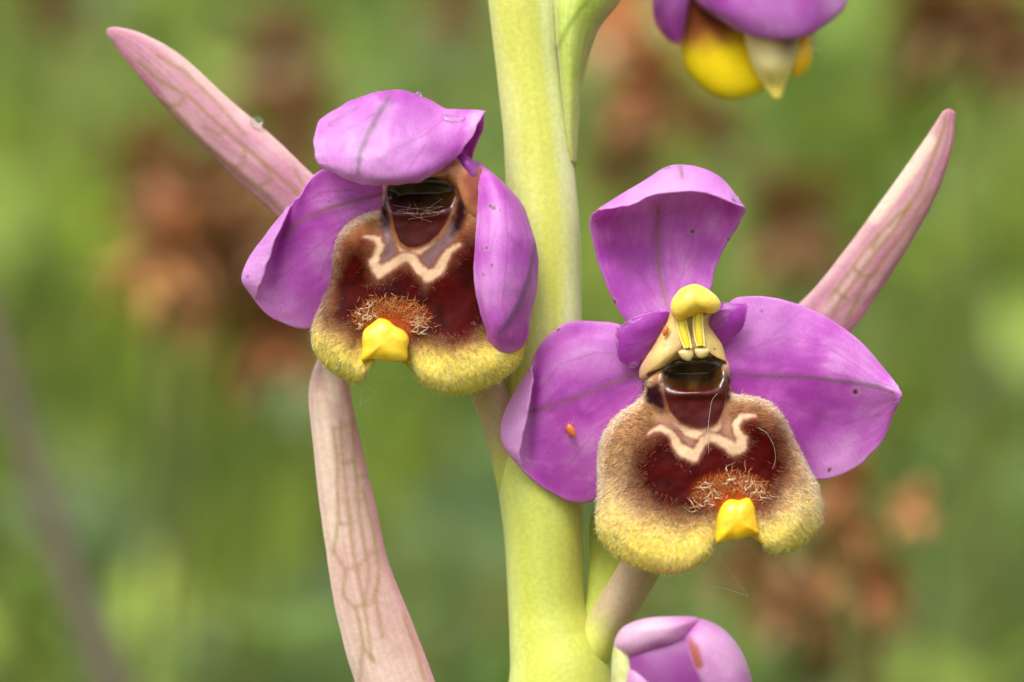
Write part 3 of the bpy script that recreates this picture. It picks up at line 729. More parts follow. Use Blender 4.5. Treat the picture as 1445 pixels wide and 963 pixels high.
cfg1 = dict(seed=61, brown=.8, bare=.2, cream=(585, 608), yellow=(685, 785), brush=(1030, 690, 62),
    A=[(914, 613, 0), (922, 607, 1.2), (932, 604, 2.4), (943, 609, 3), (952, 618, 3.4), (956, 629, 4.5), (966, 638, 6), (979, 643, 6), (986, 634, 4), (991, 624, 3.6), (1000, 617, 4), (1011, 619, 3.8), (1022, 625, 5), (1036, 634, 6), (1046, 630, 5.5), (1047, 620, 4.5), (1040, 610, 3.6), (1038, 600, 3.4), (1044, 590, 3), (1058, 586, 1.6), (1066, 587, 0)],
    B=[(934, 536, 0), (935, 555, .6), (941, 580, 1.2), (954, 599, 2.2), (971, 610, 4.2), (990, 616, 5.5), (1003, 612, 4.5), (1015, 601, 2.5), (1022, 583, 1.4), (1025, 564, 1), (1026, 542, .8), (1024, 520, .4)],
    greys=[([(925, 580), (945, 590), (960, 604), (975, 614), (980, 623), (977, 632), (970, 630), (963, 618), (953, 609), (936, 600), (926, 592)], lin(150, 108, 86)),
           ([(1022, 575), (1034, 600), (1033, 611), (1038, 622), (1032, 626), (1022, 616), (1018, 604)], lin(156, 112, 90))],
    darks=[[(912, 545), (930, 540), (938, 565), (941, 582), (922, 575), (908, 562)], [(1026, 525), (1032, 538), (1030, 560), (1024, 572), (1022, 552)]],
    shield=[(935, 525), (1022, 525), (1025, 550), (1022, 577), (1013, 597), (1000, 607), (980, 607), (960, 598), (945, 581), (937, 556)],
    cavity=[(934, 540), (934, 520), (950, 506), (1000, 503), (1020, 512), (1023, 535), (1015, 546), (995, 551), (970, 552), (948, 548)],
    maroon=[(920, 622), (940, 615), (975, 650), (990, 630), (1010, 625), (1040, 645), (1056, 625), (1046, 600), (1066, 594), (1088, 606), (1102, 632), (1106, 670), (1092, 692), (1075, 712), (1000, 716), (960, 722), (922, 708), (902, 686), (903, 652)])
out1 = [(925, 512), (955, 500), (1000, 499), (1026, 507), (1031, 535), (1034, 555), (1061, 560), (1084, 568), (1103, 585), (1119, 617), (1138, 655), (1154, 687), (1160, 719), (1154, 744), (1131, 770), (1106, 781), (1086, 779), (1072, 766), (1056, 757), (1030, 760), (1012, 768), (998, 789), (972, 804), (943, 809), (905, 803), (878, 791), (857, 773), (843, 752), (842, 722), (844, 690), (844, 650), (850, 616), (871, 587), (896, 569), (909, 552), (911, 532)]
def gsn(x, y, cx, cy, rx, ry): return np.exp(-(((x - cx) / rx) ** 2 + ((y - cy) / ry) ** 2))
def disp1(x, y, r):
    d = 0 * x
    cv = poly_sdf(x, y, cfg1['cavity'])
    d += 28 * sstep(4, -30, cv)                                   # the stigmatic hollow
    d += -7 * gsn(x, y, 982, 556, 36, 7)                         # its raised lower lip
    d += -16 * gsn(x, y, 876, 632, 32, 42) - 12 * gsn(x, y, 1090, 604, 26, 30)
    d += 10 * gsn(x, y, 925, 590, 16, 26) + 8 * gsn(x, y, 1040, 575, 12, 20)
    d += -12 * gsn(x, y, 905, 760, 50, 34) - 10 * gsn(x, y, 1115, 735, 30, 36)
    d += (fnoise(x * .03, y * .03, 0, 5, 3) - .5) * 8
    return d
col1 = lip_colour(cfg1)
lip1, F1_, R1_ = swell('lip', out1, (985, 652), 4, 38, 18, M_LIP, f1, col1, 130, 420, 8.0, 0.5, disp1, lip_rough(cfg1), slope=(0, -0.16), bend=lambda Y: -0.0014 * np.maximum(0, Y - 640) ** 2)
tag(lip1, 'broad furry lip, maroon with a cream pattern, brown sides and yellow hem')

def hair_mask(cfg):
    def f(x, y, r):
        s = poly_sdf(x, y, cfg['maroon']); k = sstep(-22, 20, s + (fnoise(x * .06, y * .06, 0, 2) - .5) * 16)
        for g in [cfg['shield'], cfg['cavity']] + [g for g, _ in cfg['greys']]: k = k * sstep(0, 6, poly_sdf(x, y, g))
        k = k * sstep(2, 7, seg_dist(x, y, cfg['A'])) * sstep(2, 8, seg_dist(x, y, cfg['B']))
        for g in cfg['darks']: k = k * sstep(-1, 5, poly_sdf(x, y, g))
        k = k * sstep(-2, 3, poly_sdf(x, y, cfg['app'])) * (1 - cfg['bare'] * sstep(cfg['yellow'][0] + 5, cfg['yellow'][0] - 55, y) * sstep(.96, .86, r))
        return k * cfg.get('extra', lambda a, b: 1.0)(x, y) + 1e-9
    return f
cfg1['app'] = [(1012, 768), (1012, 730), (1028, 706), (1056, 704), (1066, 718), (1070, 745), (1078, 770)]
cfg1['extra'] = lambda x, y: np.maximum(sstep(535, 560, y), sstep(918, 908, x) * sstep(525, 540, y))
def velvet(cfg, F_, R_, colf, parent, n, seed, centre, lng=(6.2, 6.2)):
    flow = lambda x, y: np.stack([(x - centre[0]) * 0.010, 0.15 + (y - centre[1]) * 0.009, 0 * x], -1)
    P, D, Ln, base, rr = grow(F_, R_, cfg, colf, parent, n, seed, hair_mask(cfg), lambda x, y, r: lng[0] + (lng[1] - lng[0]) * r, flow)
    rs = np.random.default_rng(seed + 1)
    y0, y1 = cfg['yellow']
    light = mix(np.broadcast_to(lin(244, 222, 186), base.shape), np.broadcast_to(lin(250, 236, 160), base.shape), sstep(y0 - 20, y1, P[:, 1]))
    light = mix(light, np.broadcast_to(lin(246, 226, 208), base.shape), sstep(.9, 1, rr) * (1 - sstep(y0 - 20, y1, P[:, 1])))
    light = mix(light, np.broadcast_to(lin(176, 122, 82), base.shape), cfg['brown'] * .8 * sstep(y0 + 10, y0 - 70, P[:, 1]) * sstep(.98, .86, rr))
    s = poly_sdf(P[:, 0], P[:, 1], cfg['maroon'])
    light = mix(light, np.broadcast_to(lin(132, 74, 56), base.shape), sstep(38, -4, s) * .9)
    c = np.minimum(mix(base, light, np.clip(rs.normal(0.85, 0.25, n), 0.1, 1)) * rs.choice([.9, 1.1, 1.3, 1.5], n)[:, None], 0.95)
    return strands('lip_fur', P, D, Ln, c, parent, 0.43, 4, 0.55, seed + 2)
velvet(cfg1, F1_, R1_, col1, f1, 10500, 71, (985, 600))

def height_at(F_, x, y):
    k = ((F_[..., 0] - x) ** 2 + (F_[..., 1] - y) ** 2).reshape(-1).argmin(); return F_.reshape(-1, 3)[k, 2]

def brush(parent, F_, arc, n, seed, lng=(12, 24), white=0.14):
    rs = np.random.default_rng(seed); arc = smooth_line(arc, 60)
    k = rs.integers(0, 60, n); off = np.abs(rs.normal(0, 1, n))
    P2 = arc[k, :2] + rs.normal(0, 5, (n, 2)); ctr = arc[:, :2].mean(0) + [0, 24]
    dr = P2 - ctr; dr /= np.linalg.norm(dr, axis=1, keepdims=True)
    P = np.c_[P2, [height_at(F_, a, b) + 1 for a, b in P2]]
    D = np.c_[dr + rs.normal(0, .45, (n, 2)), rs.uniform(-1.1, -0.1, n)]; D /= np.linalg.norm(D, axis=1, keepdims=True)
    wh = rs.random(n) < white
    c = np.where(wh[:, None], lin(238, 214, 180)[None], mix(np.broadcast_to(lin(206, 112, 48), (n, 3)), np.broadcast_to(lin(240, 186, 120), (n, 3)), rs.random(n)))
    Ln = rs.uniform(*lng, n) * np.where(wh, 0.9, 1)
    o = strands('brush_hair', P, D, Ln, c, parent, 0.62, 5, 0.5, seed + 1)
    return o
brush(f1, F1_, [(985, 715), (990, 695), (1008, 684), (1030, 678), (1052, 680), (1070, 688), (1076, 705)], 260, 81, (7, 14))
brush(f1, F1_, [(1000, 705), (1012, 696), (1030, 690), (1052, 692), (1066, 700)], 240, 83, (6, 12), 0.1)

def coarse(parent, F_, spots, n, seed, lng=(12, 24)):
    rs = np.random.default_rng(seed); sp = np.array(spots, float)[rs.integers(0, len(spots), n)]
    P2 = sp[:, :2] + rs.normal(0, 6, (n, 2)); P = np.c_[P2, [height_at(F_, a, b) - 3 for a, b in P2]]
    D = np.c_[rs.normal(0, 1, n) + sp[:, 2] * .5, rs.normal(-.4, .8, n), rs.uniform(-1.0, -.3, n)]; D /= np.linalg.norm(D, axis=1, keepdims=True)
    return strands('brush_hair', P, D, rs.uniform(*lng, n), np.repeat(lin(244, 228, 200)[None], n, 0), parent, 0.85, 7, 0.8, seed + 1)
coarse(f1, F1_, [(988, 712, -1), (995, 700, -1), (1002, 690, -.5), (1058, 684, .4), (1068, 690, 1), (1074, 698, 1), (1030, 680, 0)], 44, 85, (9, 17))

def flat_col(c, v=0.12, seed=0, c2=None):
    def f(x, y, d, *a):
        n = fnoise(x * 0.07, y * 0.07, d * .05, seed, 3)
        r = np.asarray(c)[None] * (1 - v + 2 * v * n)[..., None]
        return r if c2 is None else mix(r, np.asarray(c2)[None] + 0 * r, sstep(0.4, 0.75, n))
    return f
YEL = lin(238, 200, 26)
dA = height_at(F1_, 1040, 735)
swell('appendage', [(1011, 766), (1011, 745), (1013, 727), (1020, 712), (1030, 705), (1043, 706), (1056, 703), (1064, 714), (1067, 730), (1070, 745), (1071, 753), (1064, 755), (1053, 758), (1042, 762), (1028, 762)], (1041, 735), dA - 14, 17, 30, M_WAX, f1,
      flat_col(YEL, .14, 5, lin(240, 184, 24)), 40, 120, 2.3, .55, lambda x, y, r: (fnoise(x * .09, y * .09, 0, 8) - .5) * 1.5, slope=(0, -.12))

# column: hooded body, anther cap, pollen sacs, sticky discs
def colbody(c_top, c_low, seed):
    def f(x, y, d, rr):
        n = fnoise(x * .05, y * .05, 0, seed, 3)
        c = mix(lin(222, 192, 116)[None] + 0 * x[..., None], lin(206, 168, 112)[None], sstep(.35, .7, n))
        c = mix(c, lin(196, 150, 120)[None], sstep(935, 908, x) * .8)
        c = mix(c, lin(110, 60, 70)[None], sstep(10, 0, seg_dist(x, y, [(944, 440), (930, 470), (918, 490)])) * .55)
        c = mix(c, lin(90, 24, 34)[None], sstep(3, 0, seg_dist(x, y, [(916, 529, 2), (928, 525, 2.4), (936, 521, 1)])))
        c = mix(c, lin(80, 22, 24)[None], sstep(3, 0, seg_dist(x, y, [(1006, 505, 1), (1022, 512, 1.6)])))
        c = mix(c, lin(30, 20, 10)[None], sstep(1.8, .8, np.hypot(x - 1008, y - 493)))
        return c
    return f
_, FC, RC = swell('column', [(950, 436), (980, 430), (1006, 434), (1000, 455), (1008, 470), (1018, 484), (1023, 500), (1025, 514), (1012, 507), (996, 504), (980, 505), (964, 505), (950, 510), (938, 519), (928, 527), (914, 534), (903, 534), (903, 518), (916, 496), (928, 476), (940, 456)],
      (972, 476), 8, 26, 14, M_FLESH, f1, colbody(0, 0, 91), 50, 200, 2.2, .55,
      lambda x, y, r: 12 * gsn(x, y, 977, 465, 12, 22) - 3 * gsn(x, y, 940, 505, 15, 15))
CAP = [(946, 438), (948, 424), (958, 410), (968, 404), (979, 401), (989, 403), (1000, 409), (1011, 418), (1017, 428), (1015, 437), (1009, 442), (1000, 443), (991, 441), (981, 444), (969, 449), (959, 453), (951, 449)]
def capcol(x, y, d, rr):
    n = fnoise(x * .06, y * .06, 0, 95, 3)
    c = mix(lin(240, 214, 96)[None] + 0 * x[..., None], lin(236, 196, 80)[None], sstep(.4, .7, n))
    c = mix(c, lin(226, 178, 40)[None], sstep(11, 2, seg_dist(x, y, [(958, 450), (975, 444), (992, 439)])))
    return mix(c, lin(240, 216, 140)[None], sstep(.85, 1, rr) * .5)
swell('anther_cap', CAP, (980, 424), -16, 26, 20, M_WAX, f1, capcol, 40, 120, 2.0, .5, lambda x, y, r: -3 * gsn(x, y, 966, 425, 12, 14))
def pollen(line, c):
    L = smooth_line(line, 24); return L, c
for ln in ([(960, 446, -10, 6), (963, 462, -14, 6.2), (967, 478, -17, 5.8), (971, 492, -20, 4.2)], [(985, 440, -12, 5.5), (985, 460, -15, 6), (987, 476, -18, 6), (989, 489, -20, 4.5)]):
    tubes('pollinium', [smooth_line(ln, 24)], M_WAX, f1, [lin(240, 206, 50)], 14)
    L0 = smooth_line(ln, 24)
    for s in (-1, 1):
        L1 = L0.copy(); L1[:, 0] += s * (L0[:, 3] + .2); L1[:, 2] -= 1.0; L1[:, 3] = 1.7
        tubes('anther_wall', [L1], M_FLESH, f1, [lin(240, 224, 150)], 8)
swell('sticky_disc', [(957, 497), (965, 493), (975, 491), (979, 498), (977, 506), (971, 510), (962, 506)], (969, 500), -16, 6, 8, M_GEL, f1, flat_col(lin(240, 226, 180)), 24, 60)
swell('sticky_disc', [(980, 494), (990, 490), (1001, 494), (998, 502), (991, 506), (984, 504)], (990, 498), -17, 6, 8, M_GEL, f1, flat_col(lin(240, 226, 180)), 24, 60)

# ovary stalks
def ovary_col(g0, g1, pink):
    def f(x, y, d, u, th):
        st = fnoise(th * 2.2, u * 2.5, 0, 77, 3)
        c = mix(lin(192, 196, 88)[None, None] + 0 * x[..., None], pink[None, None], sstep(g0, g1, u + (st - .5) * .15))
        return c * (0.92 + 0.16 * st[..., None])
    return f
o = stem_tube('ovary', [(780, 1020, 90, 26), (805, 972, 84, 33), (830, 928, 74, 32), (852, 890, 70, 29), (875, 852, 62, 29), (905, 800, 55, 29), (935, 740, 55, 30), (960, 650, 55, 28), (968, 560, 45, 20)], f1, ovary_col(0.30, 0.52, lin(182, 158, 130)), 90, 36, .03)
tag(o, 'dull pinkish stalk joining the open flower to the stem')

# ---------------------------------------------------------------- hooded flower
f2 = empty('flower', (600, 340, 60), plant)
tag(f2, 'purple flower with its top sepal bent forward as a hood, facing down')
net = [[(590, 278, 62), (605, 275, 64), (620, 273, 64), (640, 270, 63), (655, 266, 60)],
       [(522, 225, 82), (565, 215, 88), (610, 212, 86), (650, 213, 76), (668, 220, 52)],
       [(476, 185, 70), (530, 172, 86), (590, 168, 86), (645, 178, 70), (682, 182, 36)],
       [(456, 168, 30), (512, 139, 36), (572, 134, 38), (630, 155, 30), (684, 156, 6)],
       [(445, 190, -4), (506, 162, -4), (562, 158, -4), (622, 174, -6), (674, 179, -4)],
       [(443, 212, -24), (504, 202, -36), (556, 203, -40), (610, 206, -32), (658, 206, -14)],
       [(446, 228, -30), (505, 237, -52), (548, 246, -56), (596, 240, -48), (643, 222, -20)],
       [(452, 236, -26), (506, 257, -44), (549, 263, -46), (590, 256, -40), (636, 231, -18)]]
hood, (HA, HB, hn, hu, hv) = sheet('dorsal_sepal', net, M_PETAL, f2, petal_col([[(549, 138, .4), (534, 162, 1.6), (520, 188, 1.8), (508, 216, 1.2), (505, 243, .4)]], 4.2, (), [(560, 215, 50, .6), (480, 185, 45, .5), (600, 180, 40, .3)], [(560, 160, 40, .3), (560, 250, 50, .35)], 103,
      vein_c=lin(126, 102, 116), outer=0.15, fine=[[(530, 160), (480, 190)], [(560, 210), (600, 190), (625, 170)], [(575, 240), (600, 205)]]), 120, 110, 5, 5.5, 0.022, 103, edge=4)
tag(hood, 'hooded top sepal with wet sheen and a grey vein')
net = [[(548, 262, 44), (548, 275, 42), (545, 288, 42), (540, 300, 44), (532, 315, 48)],
       [(515, 250, 46), (512, 285, 36), (507, 320, 36), (503, 365, 42), (495, 410, 52)],
       [(470, 240, 40), (467, 285, 30), (464, 335, 28), (463, 392, 34), (464, 457, 46)],
       [(445, 246, 26), (437, 295, 22), (432, 345, 22), (430, 400, 25), (427, 464, 36)],
       [(424, 274, 15), (413, 315, 20), (404, 355, 24), (400, 398, 25), (392, 453, 28)],
       [(411, 289, 14), (396, 328, 28), (384, 364, 32), (374, 400, 30), (372, 440, 20)],
       [(405, 295, 8), (375, 334, 14), (352, 366, 17), (343, 396, 12), (360, 424, 12)],
       [(409, 291, 0), (393, 328, -8), (380, 362, -11), (368, 397, -8), (362, 418, 4)]]
sheet('lateral_sepal', net, M_PETAL, f2, petal_col([[(545, 272, .2), (500, 284, .4), (460, 295, .6), (425, 311, .4), (400, 332, 0)]], 3.4, [(349, 391, 3, .5), (464, 285, 2, .5), (415, 297, 1.6, .7)], [(360, 375, 30, .5), (410, 455, 40, .5), (500, 270, 40, .3)], [(420, 360, 50, .5), (420, 420, 30, .35)], 113, outer=0.5, fine=[[(530, 290), (480, 322), (425, 368), (385, 400)], [(500, 268), (450, 272)], [(480, 322), (450, 400)]]), 120, 110, 5, 3.0, 0.018, 113, edge=3)
net = [[(655, 240, 42), (662, 236, 36), (670, 231, 32), (678, 232, 34), (686, 238, 40)],
       [(674, 262, 0), (685, 256, -9), (697, 254, -9), (708, 260, 4), (719, 268, 25)],
       [(674, 300, -16), (692, 294, -30), (712, 292, -30), (729, 294, -10), (742, 299, 18)],
       [(670, 345, -28), (690, 340, -44), (715, 338, -44), (738, 338, -22), (754, 341, 10)],
       [(669, 390, -32), (690, 388, -50), (714, 386, -50), (740, 385, -26), (758, 381, 8)],
       [(675, 430, -30), (694, 430, -46), (714, 430, -46), (736, 430, -26), (751, 432, 5)],
       [(686, 466, -22), (700, 468, -36), (714, 470, -36), (730, 472, -20), (745, 474, 5)],
       [(693, 492, -12), (703, 497, -16), (714, 498, -16), (726, 496, -10), (738, 491, 5)]]
net = np.array(net, float); net[2:, :, 2] -= np.array([6, 12, 18, 24, 30, 34])[:, None]
o, _ = sheet('lateral_sepal', net, M_PETAL, f2, petal_col([[(755, 345, .2), (752, 365, 1.0), (745, 395, 1.4), (735, 425, 2.2), (720, 452, 2.4), (704, 470, .8)]], 3.4,
      [(697, 294, 3.4, .9), (692, 291, 2.6, .8), (706, 298, 2, .5), (687, 350, 2.6, .8), (694, 375, 2.6, .7), (682, 388, 2, .6), (680, 350, 2, .5), (712, 280, 2, .6)], [(705, 400, 40, .45), (700, 320, 30, .4)], [(745, 440, 25, .4)], 127, vein_c=lin(118, 84, 116),
      fine=[[(712, 270), (716, 330), (712, 400), (708, 440)], [(716, 330), (735, 350)], [(700, 320), (690, 360)]]), 110, 90, 5, 2.5, 0.02, 127, edge=3)
tag(o, 'side sepal hanging beside the lip with a thick grey vein and brown flecks')
net = [[(640, 226, 10), (644, 233, 8), (648, 241, 10)], [(652, 217, 6), (655, 232, -2), (655, 250, 4)], [(665, 225, 6), (667, 241, -4), (664, 261, 4)], [(675, 236, 12), (676, 250, 8), (675, 264, 12)]]
o, _ = sheet('petal', net, M_PETAL, f2, petal_col((), 3, (), [(670, 245, 8, .5)], [(655, 240, 20, .5)], 131, base=PD), 40, 40, 5, .8, .05, 131, edge=2)
tag(o, 'small dark magenta petal beside the hood')

cfg2 = dict(seed=161, brown=1.0, bare=.8, cream=(335, 356), yellow=(435, 510), brush=(552, 445, 60),
    A=[(513, 334, 0), (522, 335, 1.6), (533, 338, 3), (537, 347, 3.2), (532, 359, 3.2), (527, 371, 4), (535, 384, 5.5), (546, 379, 4.5), (559, 370, 4), (572, 363, 4), (582, 365, 4), (590, 378, 4.2), (603, 390, 5.6), (618, 383, 4.5), (626, 367, 4.2), (635, 354, 3), (648, 346, 1)],
    B=[(545, 272, .2), (548, 290, .6), (552, 310, .8), (554, 328, 1), (559, 343, 1.6), (567, 354, 2.2), (576, 359, 3), (592, 356, 2.2), (610, 345, 1.4), (624, 328, 1), (635, 308, .8), (641, 290, .6), (645, 276, .3)],
    greys=[([(540, 300), (547, 310), (551, 328), (556, 345), (557, 358), (546, 369), (538, 372), (536, 362), (543, 350), (543, 336), (538, 320)], lin(112, 84, 92)),
           ([(638, 312), (628, 330), (614, 345), (596, 358), (598, 370), (604, 379), (614, 368), (624, 352), (638, 342), (646, 326)], lin(112, 84, 88))],
    darks=[[(538, 288), (545, 284), (549, 310), (545, 325), (540, 318), (537, 300)], [(646, 282), (656, 290), (658, 305), (648, 325), (638, 330), (642, 300)]],
    shield=[(547, 275), (642, 275), (638, 296), (630, 315), (618, 332), (604, 344), (588, 350), (576, 350), (564, 342), (557, 325)],
    cavity=[(542, 285), (545, 262), (570, 250), (612, 248), (640, 258), (645, 272), (636, 292), (610, 298), (575, 298), (552, 296)],
    maroon=[(490, 352), (510, 345), (525, 400), (560, 385), (580, 380), (600, 405), (640, 370), (660, 340), (690, 345), (700, 400), (700, 440), (680, 468), (640, 482), (600, 476), (500, 474), (468, 448), (470, 400)])
out2 = [(545, 250), (590, 240), (640, 246), (656, 265), (668, 290), (690, 305), (706, 340), (714, 390), (722, 430), (734, 468), (738, 496), (725, 521), (699, 540), (664, 553), (632, 556), (604, 547), (588, 533), (576, 515), (560, 509), (540, 508), (522, 510), (516, 528), (505, 540), (483, 533), (463, 520), (447, 501), (441, 482), (443, 456), (454, 428), (467, 396), (472, 357), (479, 333), (495, 314), (514, 303), (536, 295), (540, 275)]
def disp2(x, y, r):
    d = 0 * x
    d += 26 * sstep(4, -30, poly_sdf(x, y, cfg2['cavity'])) - 7 * gsn(x, y, 594, 302, 34, 7)
    d += -12 * gsn(x, y, 500, 350, 24, 36) + 9 * gsn(x, y, 530, 310, 12, 20)
    d += -12 * gsn(x, y, 655, 510, 48, 34) - 8 * gsn(x, y, 478, 490, 28, 34)
    d += (fnoise(x * .03, y * .03, 0, 6, 3) - .5) * 8
    return d
col2 = lip_colour(cfg2)
lip2, F2_, R2_ = swell('lip', out2, (592, 405), 18, 42, 18, M_LIP, f2, col2, 130, 420, 8.0, 0.5, disp2, lip_rough(cfg2), slope=(0, -0.14), bend=lambda Y: -0.0014 * np.maximum(0, Y - 395) ** 2)
tag(lip2, 'furry lip hanging under the hood, maroon with cream mark and yellow hem')
cfg2['app'] = [(510, 508), (511, 478), (514, 466), (527, 455), (541, 450), (554, 455), (570, 466), (578, 480), (574, 510)]
cfg2['extra'] = lambda x, y: sstep(285, 305, y)
velvet(cfg2, F2_, R2_, col2, f2, 8800, 171, (592, 330), (5.2, 5.6))
brush(f2, F2_, [(503, 455), (512, 440), (528, 432), (548, 430), (570, 432), (590, 442), (600, 458)], 300, 181, (6, 12), 0.1)
brush(f2, F2_, [(515, 455), (530, 444), (550, 440), (575, 446), (588, 458)], 300, 183, (7, 13), 0.08)
coarse(f2, F2_, [(510, 448, -1), (520, 440, 0), (590, 460, 1), (585, 450, .5)], 36, 187, (8, 16))
dB = height_at(F2_, 545, 480)
swell('appendage', [(510, 509), (511, 492), (511, 478), (514, 466), (526, 456), (534, 450), (541, 450), (549, 453), (558, 461), (570, 467), (577, 478), (575, 492), (574, 507), (560, 511), (543, 510), (524, 507)], (544, 482), dB - 14, 17, 30, M_WAX, f2, flat_col(lin(236, 194, 40), .14, 6, lin(240, 206, 70)), 40, 120, 2.3, .55, lambda x, y, r: (fnoise(x * .09, y * .09, 0, 9) - .5) * 1.5, slope=(0, -.1))
def col2body(x, y, d, rr):
    n = fnoise(x * .06, y * .06, 0, 191, 3); return mix(lin(186, 120, 84)[None] + 0 * x[..., None], lin(150, 80, 60)[None], sstep(.35, .7, n))
swell('column', [(570, 240), (590, 222), (630, 216), (660, 226), (684, 244), (694, 285), (686, 322), (664, 312), (648, 278), (632, 258), (612, 250), (590, 252)], (642, 246), 14, 22, 14, M_FLESH, f2, col2body, 40, 140, 2.2, .55)
o = stem_tube('ovary', [(752, 760, 92, 30), (738, 690, 86, 34), (720, 630, 78, 30), (703, 585, 72, 27), (686, 545, 70, 26), (668, 490, 75, 28), (650, 420, 80, 28), (635, 340, 75, 22), (628, 280, 55, 16)], f2, ovary_col(0.14, 0.34, lin(186, 160, 132)), 80, 36, .03)

# ---------------------------------------------------------------- uppermost flower, turned to the right
f3 = empty('flower', (1010, -40, 320), plant)
tag(f3, 'uppermost purple flower seen from its side with a folded yellow lip')
stalk3 = stem_tube('ovary', [(770, 200, 105, 20), (795, 120, 115, 26), (815, 40, 140, 30), (850, -40, 200, 32), (910, -110, 260, 32), (985, -140, 300, 26), (1020, -110, 310, 18)], f3, ovary_col(0.7, 0.9, lin(190, 196, 100)), 60, 30, .05)
net = [[(975, -120, 320), (985, -118, 315), (995, -118, 312), (1005, -118, 318)], [(920, -60, 300), (945, -60, 285), (965, -60, 290), (985, -60, 310)], [(921, 0, 290), (938, 2, 275), (955, 2, 278), (972, 0, 300)],
       [(926, 32, 288), (940, 36, 276), (953, 38, 278), (965, 36, 296)], [(944, 56, 290), (950, 59, 284), (955, 61, 284), (961, 60, 290)]]
sheet('lateral_sepal', net, M_PETAL, f3, petal_col((), 3, (), (), [(950, 20, 25, .5)], 211), 50, 40, 6, 1, .03, 211)
net = [[(985, -130, 350), (1020, -135, 330), (1060, -138, 325), (1100, -135, 335), (1130, -125, 350)], [(975, -70, 330), (1020, -78, 290), (1070, -82, 275), (1130, -78, 290), (1175, -62, 330)],
       [(975, -20, 300), (1020, -25, 255), (1075, -28, 240), (1140, -25, 258), (1192, -12, 300)], [(984, 2, 290), (1028, 12, 245), (1080, 18, 232), (1140, 14, 248), (1193, 4, 295)],
       [(1000, 14, 288), (1042, 38, 250), (1090, 50, 240), (1140, 44, 250), (1188, 14, 292)], [(1005, 16, 292), (1046, 43, 262), (1090, 55, 254), (1138, 48, 262), (1180, 22, 294)]]
sheet('dorsal_sepal', net, M_PETAL, f3, petal_col((), 3, (), [(1090, 20, 60, .3)], (), 223, base=lin(196, 108, 204)), 70, 70, 6, 2, .02, 223)
def lip3col(x, y, d, rr):
    n = fnoise(x * .05, y * .05, 0, 231, 3); t = y + (n - .5) * 20 - 0.22 * (1075 - x)
    c = mix(lin(112, 56, 32)[None] + 0 * x[..., None], lin(150, 92, 42)[None], sstep(10, 40, t)); return mix(c, lin(240, 210, 30)[None], sstep(26, 72, t))
swell('lip', [(966, -50), (1000, -70), (1060, -50), (1090, 0), (1094, 60), (1088, 100), (1076, 126), (1058, 135), (1034, 140), (1010, 135), (986, 118), (968, 95), (960, 65), (960, 10)], (1025, 40), 330, 34, 30, M_LIP, f3, lip3col, 50, 140, 2.2, .5, rough=lambda x, y, r: 0 * x + .7, slope=(0, -.18))
def fold3col(x, y, d, u, v, n):
    c = mix(lin(244, 228, 168)[None, None] + 0 * x[..., None], lin(244, 222, 110)[None, None], sstep(80, 130, y)); return mix(c, lin(110, 60, 60)[None, None], gsn(x, y, 1112, 55, 18, 26) * .9)
net = [[(1040, 0, 300), (1070, -5, 280), (1100, -5, 278), (1135, 0, 300)], [(1050, 48, 288), (1074, 46, 268), (1104, 46, 266), (1130, 48, 288)], [(1060, 86, 286), (1078, 90, 268), (1102, 90, 268), (1122, 86, 286)], [(1076, 117, 288), (1088, 120, 286), (1099, 121, 286), (1109, 116, 292)], [(1092, 137, 290), (1095, 139, 288), (1098, 140, 288), (1102, 137, 290)]]
sheet('lip_fold', net, M_BRACT, f3, fold3col, 50, 40, 6, 1, .03, 233)
swell('appendage', [(1118, 60), (1132, 48), (1143, 52), (1146, 75), (1142, 94), (1133, 105), (1122, 110), (1116, 90)], (1130, 80), 300, 18, 14, M_WAX, f3, flat_col(lin(234, 186, 20), .08, 7), 24, 60)
rs = np.random.default_rng(5)
n = 60; P = np.c_[1142 + rs.normal(0, 3, n), rs.uniform(40, 75, n), 300 + rs.normal(0, 6, n)]; D = np.c_[rs.uniform(.3, 1, n), rs.normal(0, .5, n), rs.normal(0, .4, n)]; D /= np.linalg.norm(D, axis=1, keepdims=True)
strands('brush_hair', P, D, rs.uniform(8, 16, n), np.repeat(lin(236, 220, 180)[None], n, 0), f3, .6, 4, .4, 6)

# ---------------------------------------------------------------- closed bud near the lower edge
f4 = empty('flower_bud', (960, 1060, -110), plant)
tag(f4, 'closed round purple bud with overlapping sepals and a pale green rim')
def bud_col(pale, deep, seed, spot=None):
    def f(x, y, d, rr):
        n = fnoise(x * .03, y * .03, 0, seed, 3)
        c = mix(lin(218, 148, 212)[None] + 0 * x[..., None], lin(202, 104, 196)[None], sstep(.35, .7, n))
        for a, b, r, s in pale: c = mix(c, lin(236, 206, 226)[None], s * gsn(x, y, a, b, r, r))
        for a, b, r, s in deep: c = mix(c, lin(140, 40, 140)[None], s * gsn(x, y, a, b, r, r))
        if spot: c = mix(c, lin(176, 92, 50)[None], sstep(6, -1, seg_dist(x, y, spot)) * .9)
        return c
    return f
BUD = [(866, 912), (878, 888), (905, 875), (940, 871), (985, 873), (1018, 886), (1042, 912), (1057, 945), (1063, 985), (1060, 1050), (1020, 1105), (950, 1115), (890, 1090), (866, 1030), (863, 960)]
swell('bud_core', BUD, (955, 985), -100, 72, 50, M_PETAL, f4, bud_col([], [(955, 960, 120, .8)], 239), 40, 100)
swell('sepal', [(960, 884), (985, 873), (1018, 886), (1042, 912), (1057, 945), (1064, 985), (1061, 1050), (1030, 1100), (985, 1110), (972, 1060), (978, 1000), (970, 950), (958, 915)], (1010, 975), -112, 60, 40, M_PETAL, f4, bud_col([(1000, 900, 30, .35), (1020, 950, 40, .3)], [(985, 975, 18, .5)], 241, [(975, 903, 0), (980, 915, 4), (986, 938, 4)]), 40, 100, 3.0)
